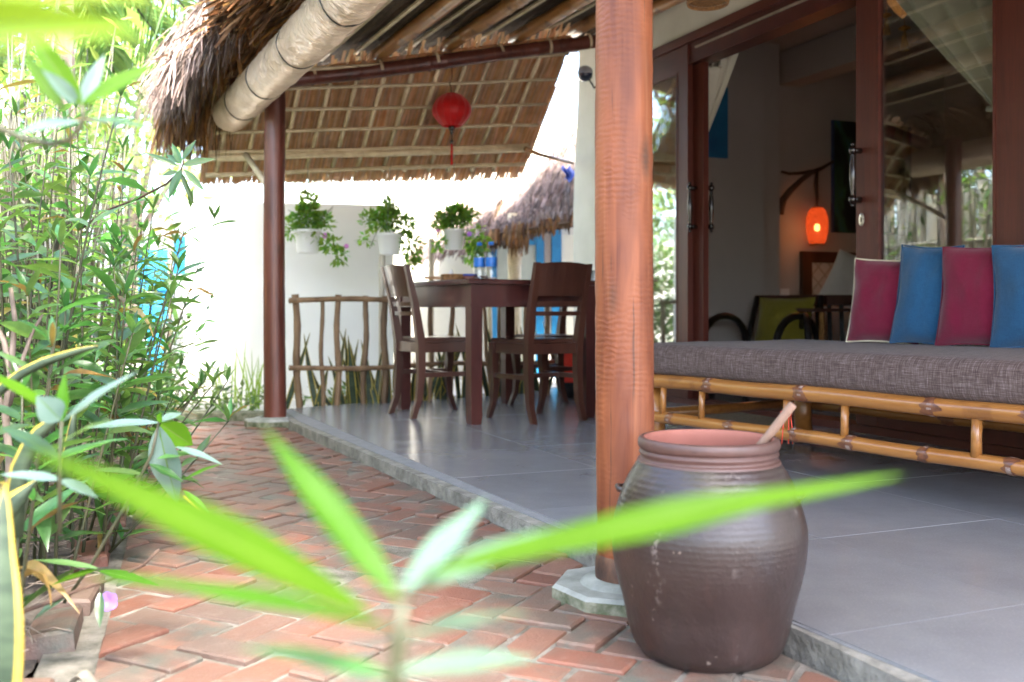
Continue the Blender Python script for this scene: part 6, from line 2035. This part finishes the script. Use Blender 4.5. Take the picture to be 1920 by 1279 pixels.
# near, at the left edge
t = thing('snake_plant', 'dark snake plant with yellow margins at the lower left corner', 'plant', P(10, 1240, 1.15))
rr = random.Random(3)
for (b, e, w, sd) in (((-26, 1420), (-6, 905), .056, (1, .25, 0)), ((-40, 1500), (22, 1205), .055, (1, -.1, 0)), ((-70, 1350), (-32, 1100), .05, (1, .1, 0))):
    Yb = 1.25 if b[0] > 0 else 1.0
    mb = S(MB()); blade(mb, P(b[0], b[1], Yb), P(e[0], e[1], Yb + .04), w, Vector(sd).normalized(), .015, 12)
    mb.build('leaf', [M['leaf_snake'], M['leaf_yellow']], t, world=True, solid=.003)
t = thing('snake_plant', 'two long arching leaves with yellow margins at the left edge', 'plant', P(30, 960, 1.5))
def arch(pts, Yv, w):
    mb = S(MB()); n = 0
    pts = [P(x, y, Yv) for x, y in pts]
    N = len(pts)
    for j, p in enumerate(pts):
        tdir = (pts[min(j + 1, N - 1)] - pts[max(j - 1, 0)]).normalized(); sd = tdir.cross(Vector((0, -1, .35))).normalized()
        ww = w * .5 * (1 - (j / (N - 1)) ** 3) + .001
        for s in (-1, -.5, .35, 1): mb.v.append(p + sd * ww * s + Vector((0, .012 * abs(s), 0)))
    for j in range(N - 1):
        for s in range(3):
            mb.mi = 1 if s == 0 else 0
            a = j * 4 + s; mb.face([a, a + 1, a + 5, a + 4])
    mb.build('leaf', [M['leaf_snake'], M['leaf_yellow']], t, world=True, solid=.0025)
arch([(-60, 792), (-10, 735), (35, 700), (75, 680), (110, 668), (150, 656), (178, 650)], 1.6, .015)
arch([(18, 1010), (22, 930), (30, 880), (48, 840), (68, 812), (95, 790), (112, 776)], 1.55, .03)
arch([(-60, 1010), (-20, 975), (20, 945), (60, 905)], 1.45, .045)
arch([(118, 900), (124, 850), (130, 810), (136, 770)], 1.8, .02)

# bare grey stems at the left
bs_ = thing('bare_shrub', 'leafless grey forked stems at the left edge', 'shrub', P(20, 900, 1.9))
for pts, r in (([(15, 1000), (18, 860), (10, 780), (20, 700), (8, 640), (-20, 590)], .009), ([(20, 700), (24, 650), (28, 600), (20, 540)], .007), ([(18, 760), (40, 680), (62, 620), (80, 590)], .005), ([(10, 780), (-10, 720), (-40, 680)], .006)):
    mb = S(MB()); mb.tube([P(x, y, 2.0) for x, y in pts], [r * (1 - .5 * i_ / len(pts)) for i_ in range(len(pts))], 8); mb.build('stem', M['bark'], bs_, world=True)

# thin culms of a bamboo hedge behind the shrubs
rc = random.Random(14)
for q, (px, Y) in enumerate(((0, 4.3), (70, 4.9), (130, 5.6), (185, 6.4))):
    c = P(px, 700, Y); t = thing('bamboo_clump', ('clump of slim olive bamboo culms at the very left edge of the picture', 'clump of slim olive bamboo culms second from the left edge', 'clump of slim olive bamboo culms second from the blue shutters', 'clump of slim olive bamboo culms nearest the blue shutters')[q], 'bamboo', (c.x, c.y, -.05), 0, 'bamboo clumps in the left bed')
    for k in range(20):
        b = Vector((rc.gauss(0, .10), rc.gauss(0, .12), 0)); tp_ = b + Vector((rc.gauss(.05, .18), rc.gauss(0, .15), rc.uniform(1.2, 2.2)))
        mb = S(MB()); mb.tube([b, b.lerp(tp_, .5) + Vector((rc.gauss(0, .02), 0, 0)), tp_], [.008, .007, .003], 6); mb.build('culm', M['green_culm'], t)
    fo = MB()
    for k in range(170):
        p = Vector((rc.gauss(.03, .20), rc.gauss(0, .2), rc.uniform(.5, 2.1))); d = Vector((rc.gauss(0, 1), rc.gauss(0, 1), rc.gauss(-.25, .4))).normalized()
        s = d.cross(Vector((0, 0, 1))).normalized(); l = rc.uniform(.08, .17); w = l * .11
        b = len(fo.v); fo.v += [p, p + d * l * .4 + s * w, p + d * l + Vector((0, 0, -.02)), p + d * l * .4 - s * w]; fo.face([b, b + 1, b + 2, b + 3])
    fo.build('foliage', M['leaf_bg'], t, kind='stuff')

# bamboo palisade at the back of the bed (also seen mirrored in the door glass)
pal = thing('bamboo_palisade', 'palisade of thick pale bamboo stakes behind the left bed', 'fence', (-2.9, 6.0, -.1))
rp2 = random.Random(19)
yv = 2.2; ns = 0
while yv < 8.9:
    x = left_edge(yv) - .80
    h = 1.70 + rp2.uniform(-.12, .10); r = rp2.uniform(.045, .060)
    mb = S(MB()); z = 0; pts = [(x, yv, -.1)]; rr_ = [r]
    lx = rp2.gauss(0, .02); 
    for q in range(1, 13):
        k = q / 12; pts.append((x + lx * k, yv, -.1 + (h + .1) * k)); rr_.append(r * (1.10 if q % 4 == 0 else 1))
    mb.tube(pts, rr_, 10); mb.build('stake', M['pale_bamboo'], pal, world=True); ns += 1
    yv += r * 2 + rp2.uniform(.0, .03)
for z in (.45, 1.18):
    mb = S(MB()); mb.tube([(left_edge(y_) - .72, y_, z + .02 * math.sin(y_ * 3)) for y_ in (2.1, 4, 6, 8, 9)], .022, 8); mb.build('rail', M['pale_bamboo'], pal, world=True)

# masses of leaves: hedge behind the palisade, trees beyond
def leafmass(name, m, boxes, ls, seed, shape=.4):
    rr = random.Random(seed); mb = MB()
    for (c, e, n_) in boxes:
        for k in range(n_):
            while True:
                v = Vector((rr.uniform(-1, 1), rr.uniform(-1, 1), rr.uniform(-1, 1)))
                if v.length < 1 and mnoise.noise(Vector((v.x * 2.3 + seed, v.y * 2.3, v.z * 2.3))) > -.18: break
            p = Vector((c[0] + v.x * e[0], c[1] + v.y * e[1], c[2] + v.z * e[2]))
            d = Vector((rr.gauss(0, 1), rr.gauss(0, 1), rr.gauss(-.2, .6))).normalized(); s = d.cross(Vector((rr.gauss(0, .4), rr.gauss(0, .4), 1)))
            if s.length < .05: continue
            s.normalize(); l = ls * rr.uniform(.6, 1.4); w = l * shape * .5
            b = len(mb.v); mb.v += [p, p + d * l * .4 + s * w, p + d * l, p + d * l * .4 - s * w]; mb.face([b, b + 1, b + 2, b + 3])
    return mb.build(name, m, None, kind='stuff')
hedge = leafmass('hedge_foliage', M['leaf_bg'], [((-3.0, 3.2, 1.2), (.7, 1.4, 1.0), 5000), ((-3.3, 5.0, 1.3), (.7, 1.5, 1.0), 6000), ((-3.9, 7.0, 1.0), (.6, 1.6, .8), 2800), ((-4.5, 9.0, .9), (.8, 1.4, .8), 1800), ((-2.6, 1.2, 1.2), (.6, 1.4, 1.1), 4000), ((-2.4, -1.2, 1.1), (.7, 1.6, 1.2), 3000)], .11, 4, .30)
tag(hedge, kind='stuff')
bush = leafmass('shrubbery', M['leaf_bg'], [((-1.45, 8.15, .55), (.55, .45, .75), 2600)], .10, 14, .4)
low = leafmass('ground_cover', M['leaf_bg'], [((-2.2, 4.6, .12), (.35, 1.6, .22), 2600), ((-1.75, 3.0, .08), (.4, 1.0, .16), 1300), ((-1.95, 6.2, .02), (.5, .35, .10), 500), ((-.9, 6.5, .0), (.5, .25, .10), 400), ((-1.5, 2.0, .03), (.35, .6, .10), 350)], .06, 9, .35)

def tree(px, Y, base, crown, label, seed, n_=3500, ls=.16):
    c = P(px, 700, Y); rr = random.Random(seed)
    t = thing('tree', label, 'tree', (c.x, c.y, -.1))
    mb = S(MB()); h = base
    mb.tube([(0, 0, 0), (.05, 0, h * .4), (-.02, .03, h * .8), (.03, 0, h * 1.1)], [.13, .11, .09, .05], 10); mb.build('trunk', M['bark'], t)
    for q in range(6):
        an = rr.uniform(0, 6.28); e = Vector((math.cos(an) * crown[0] * .6, math.sin(an) * crown[0] * .6, h + rr.uniform(.2, 1) * crown[1]))
        mb = S(MB()); mb.tube([(0, 0, h * .7), Vector((0, 0, h * .7)).lerp(e, .5) + Vector((0, 0, .15)), e], [.05, .035, .012], 7); mb.build('limb', M['bark'], t)
    mb = MB()
    clumps = [(Vector((rr.gauss(0, .45) * crown[0], rr.gauss(0, .45) * crown[0], h + rr.uniform(-.1, 1) * crown[1])), crown[0] * rr.uniform(.28, .5)) for q in range(18)]
    for k in range(n_):
        cc, rad_ = rr.choice(clumps); v = Vector((rr.gauss(0, .5), rr.gauss(0, .5), rr.gauss(0, .4))) * rad_
        p = cc + v; d = Vector((rr.gauss(0, 1), rr.gauss(0, 1), rr.gauss(-.3, .6))).normalized(); s = d.cross(Vector((rr.gauss(0, .4), rr.gauss(0, .4), 1)))
        if s.length < .05: continue
        s.normalize(); l = ls * rr.uniform(.6, 1.4); w = l * .22
        b = len(mb.v); mb.v += [p, p + d * l * .4 + s * w, p + d * l, p + d * l * .4 - s * w]; mb.face([b, b + 1, b + 2, b + 3])
    mb.build('crown', M['leaf_tree'], t, kind='stuff')
tree(60, 9.5, 2.0, (1.5, 2.2), 'leafy yellow-green tree rising above the shrubs at the far left', 1, 3000)
tree(245, 12.0, 2.0, (1.4, 2.4), 'pale feathery tree between the left shrubs and the thatched eave', 2, 2200)
tree(-150, 6.5, 1.8, (1.3, 2.0), 'dense tree just outside the left edge of the picture', 3, 3500)
tree(800, 13.5, 1.3, (1.1, .9), 'pale green bush behind the thatched neighbour roof', 5, 1800, .13)

# palm fronds at the top left
pf = thing('palm', 'palm with long feathered fronds at the top left beside the eave', 'palm', P(170, 60, 5.6))
rq = random.Random(6)
mb = S(MB()); c0 = P(120, 700, 5.9); mb.tube([(c0.x, c0.y, -.1), P(125, 300, 5.9), P(120, -60, 5.9)], [.06, .055, .05], 10); mb.build('trunk', M['bark'], pf, world=True)
for (pts) in ([(120, -60), (170, -55), (230, -20), (290, 60), (330, 150)], [(120, -60), (190, -90), (280, -60), (360, 30), (390, 110)], [(120, -60), (140, -30), (190, 50), (215, 140)], [(120, -60), (60, -60), (10, -20), (-30, 60)]):
    cp = [P(x, y, 5.8 + .2 * i_) for i_, (x, y) in enumerate(pts)]
    mb = S(MB()); mb.tube(cp, [.012, .010, .008, .006, .004][:len(cp)], 6); fr = mb.build('frond', M['green_culm'], pf, world=True)
    lf = MB()
    for k in range(70):
        t_ = .12 + .86 * k / 70 * (len(cp) - 1) / (len(cp) - 1); f = t_ * (len(cp) - 1); i0 = min(int(f), len(cp) - 2); p = cp[i0].lerp(cp[i0 + 1], f - i0); td = (cp[i0 + 1] - cp[i0]).normalized()
        for s_ in (-1, 1):
            d = (td * .6 + td.cross(Vector((0, 1, 0))).normalized() * s_ * .8 + Vector((0, rq.gauss(0, .3), -.35))).normalized(); l = rq.uniform(.25, .42)
            w = d.cross(Vector((0, 1, .2))).normalized()
            lf.ribbon([p, p + d * l * .5, p + d * l + Vector((0, 0, -.06))], [.010, .012, .002], w)
    lf.build('leaflets', M['leaf_bg'], fr, world=True, kind='stuff')

# grass shoots by the white wall
for q, (px, Y) in enumerate(((462, 6.3), (480, 6.35), (420, 6.5))):
    c = P(px, 700, Y); t = thing('grass_tuft', ('thin upright grass shoots left of the dark red post', 'tall thin grass shoots touching the dark red post', 'thin grass shoots farthest left along the white wall')[q], 'grass', (c.x, c.y, -.06), 0, 'grass tufts by the wall')
    rr = random.Random(q)
    for k in range(9):
        mb = S(MB()); b = Vector((rr.gauss(0, .05), rr.gauss(0, .04), 0)); e = b + Vector((rr.gauss(0, .08), rr.gauss(0, .04), rr.uniform(.18, .50)))
        mb.ribbon([b, b.lerp(e, .5), e], [.010, .009, .001], Vector((1, 0, 0))); mb.build('blade', M['leaf_pot'], t)

# litter: dry twigs and leaves on the soil
lit = MB(); rr = random.Random(90)
for k in range(900):
    y = rr.uniform(1.0, 4.2); x = left_edge(y) - rr.uniform(.02, .7); p = Vector((x, y, -.018 + rr.uniform(0, .025)))
    d = Vector((rr.gauss(0, 1), rr.gauss(0, 1), rr.gauss(0, .15))).normalized(); l = rr.uniform(.03, .12)
    lit.tube([p, p + d * l * .5 + Vector((0, 0, rr.uniform(0, .01))), p + d * l], .0013, 4, False)
lit.build('leaf_litter', M['bark'], None, kind='stuff')
dl = P(162, 1250, 1.62)
mb = S(MB()); mb.sheet(lambda u, v: ((u - .5) * .05, (v - .5) * .032 * math.sin(math.pi * (.1 + .8 * u)), .006 + .02 * abs(v - .5) + .012 * math.sin(u * 5)), 8, 6)
o = mb.build('dead_leaf', M['dry_leaf'], solid=.001); o.location = (dl.x, dl.y, GZ); tag(o, 'curled dry grey leaf on the sand beside the edging bricks', 'leaf')
print('bricks', nb, 'tiles', tn, 'stakes', ns, 'objects', len(bpy.data.objects))
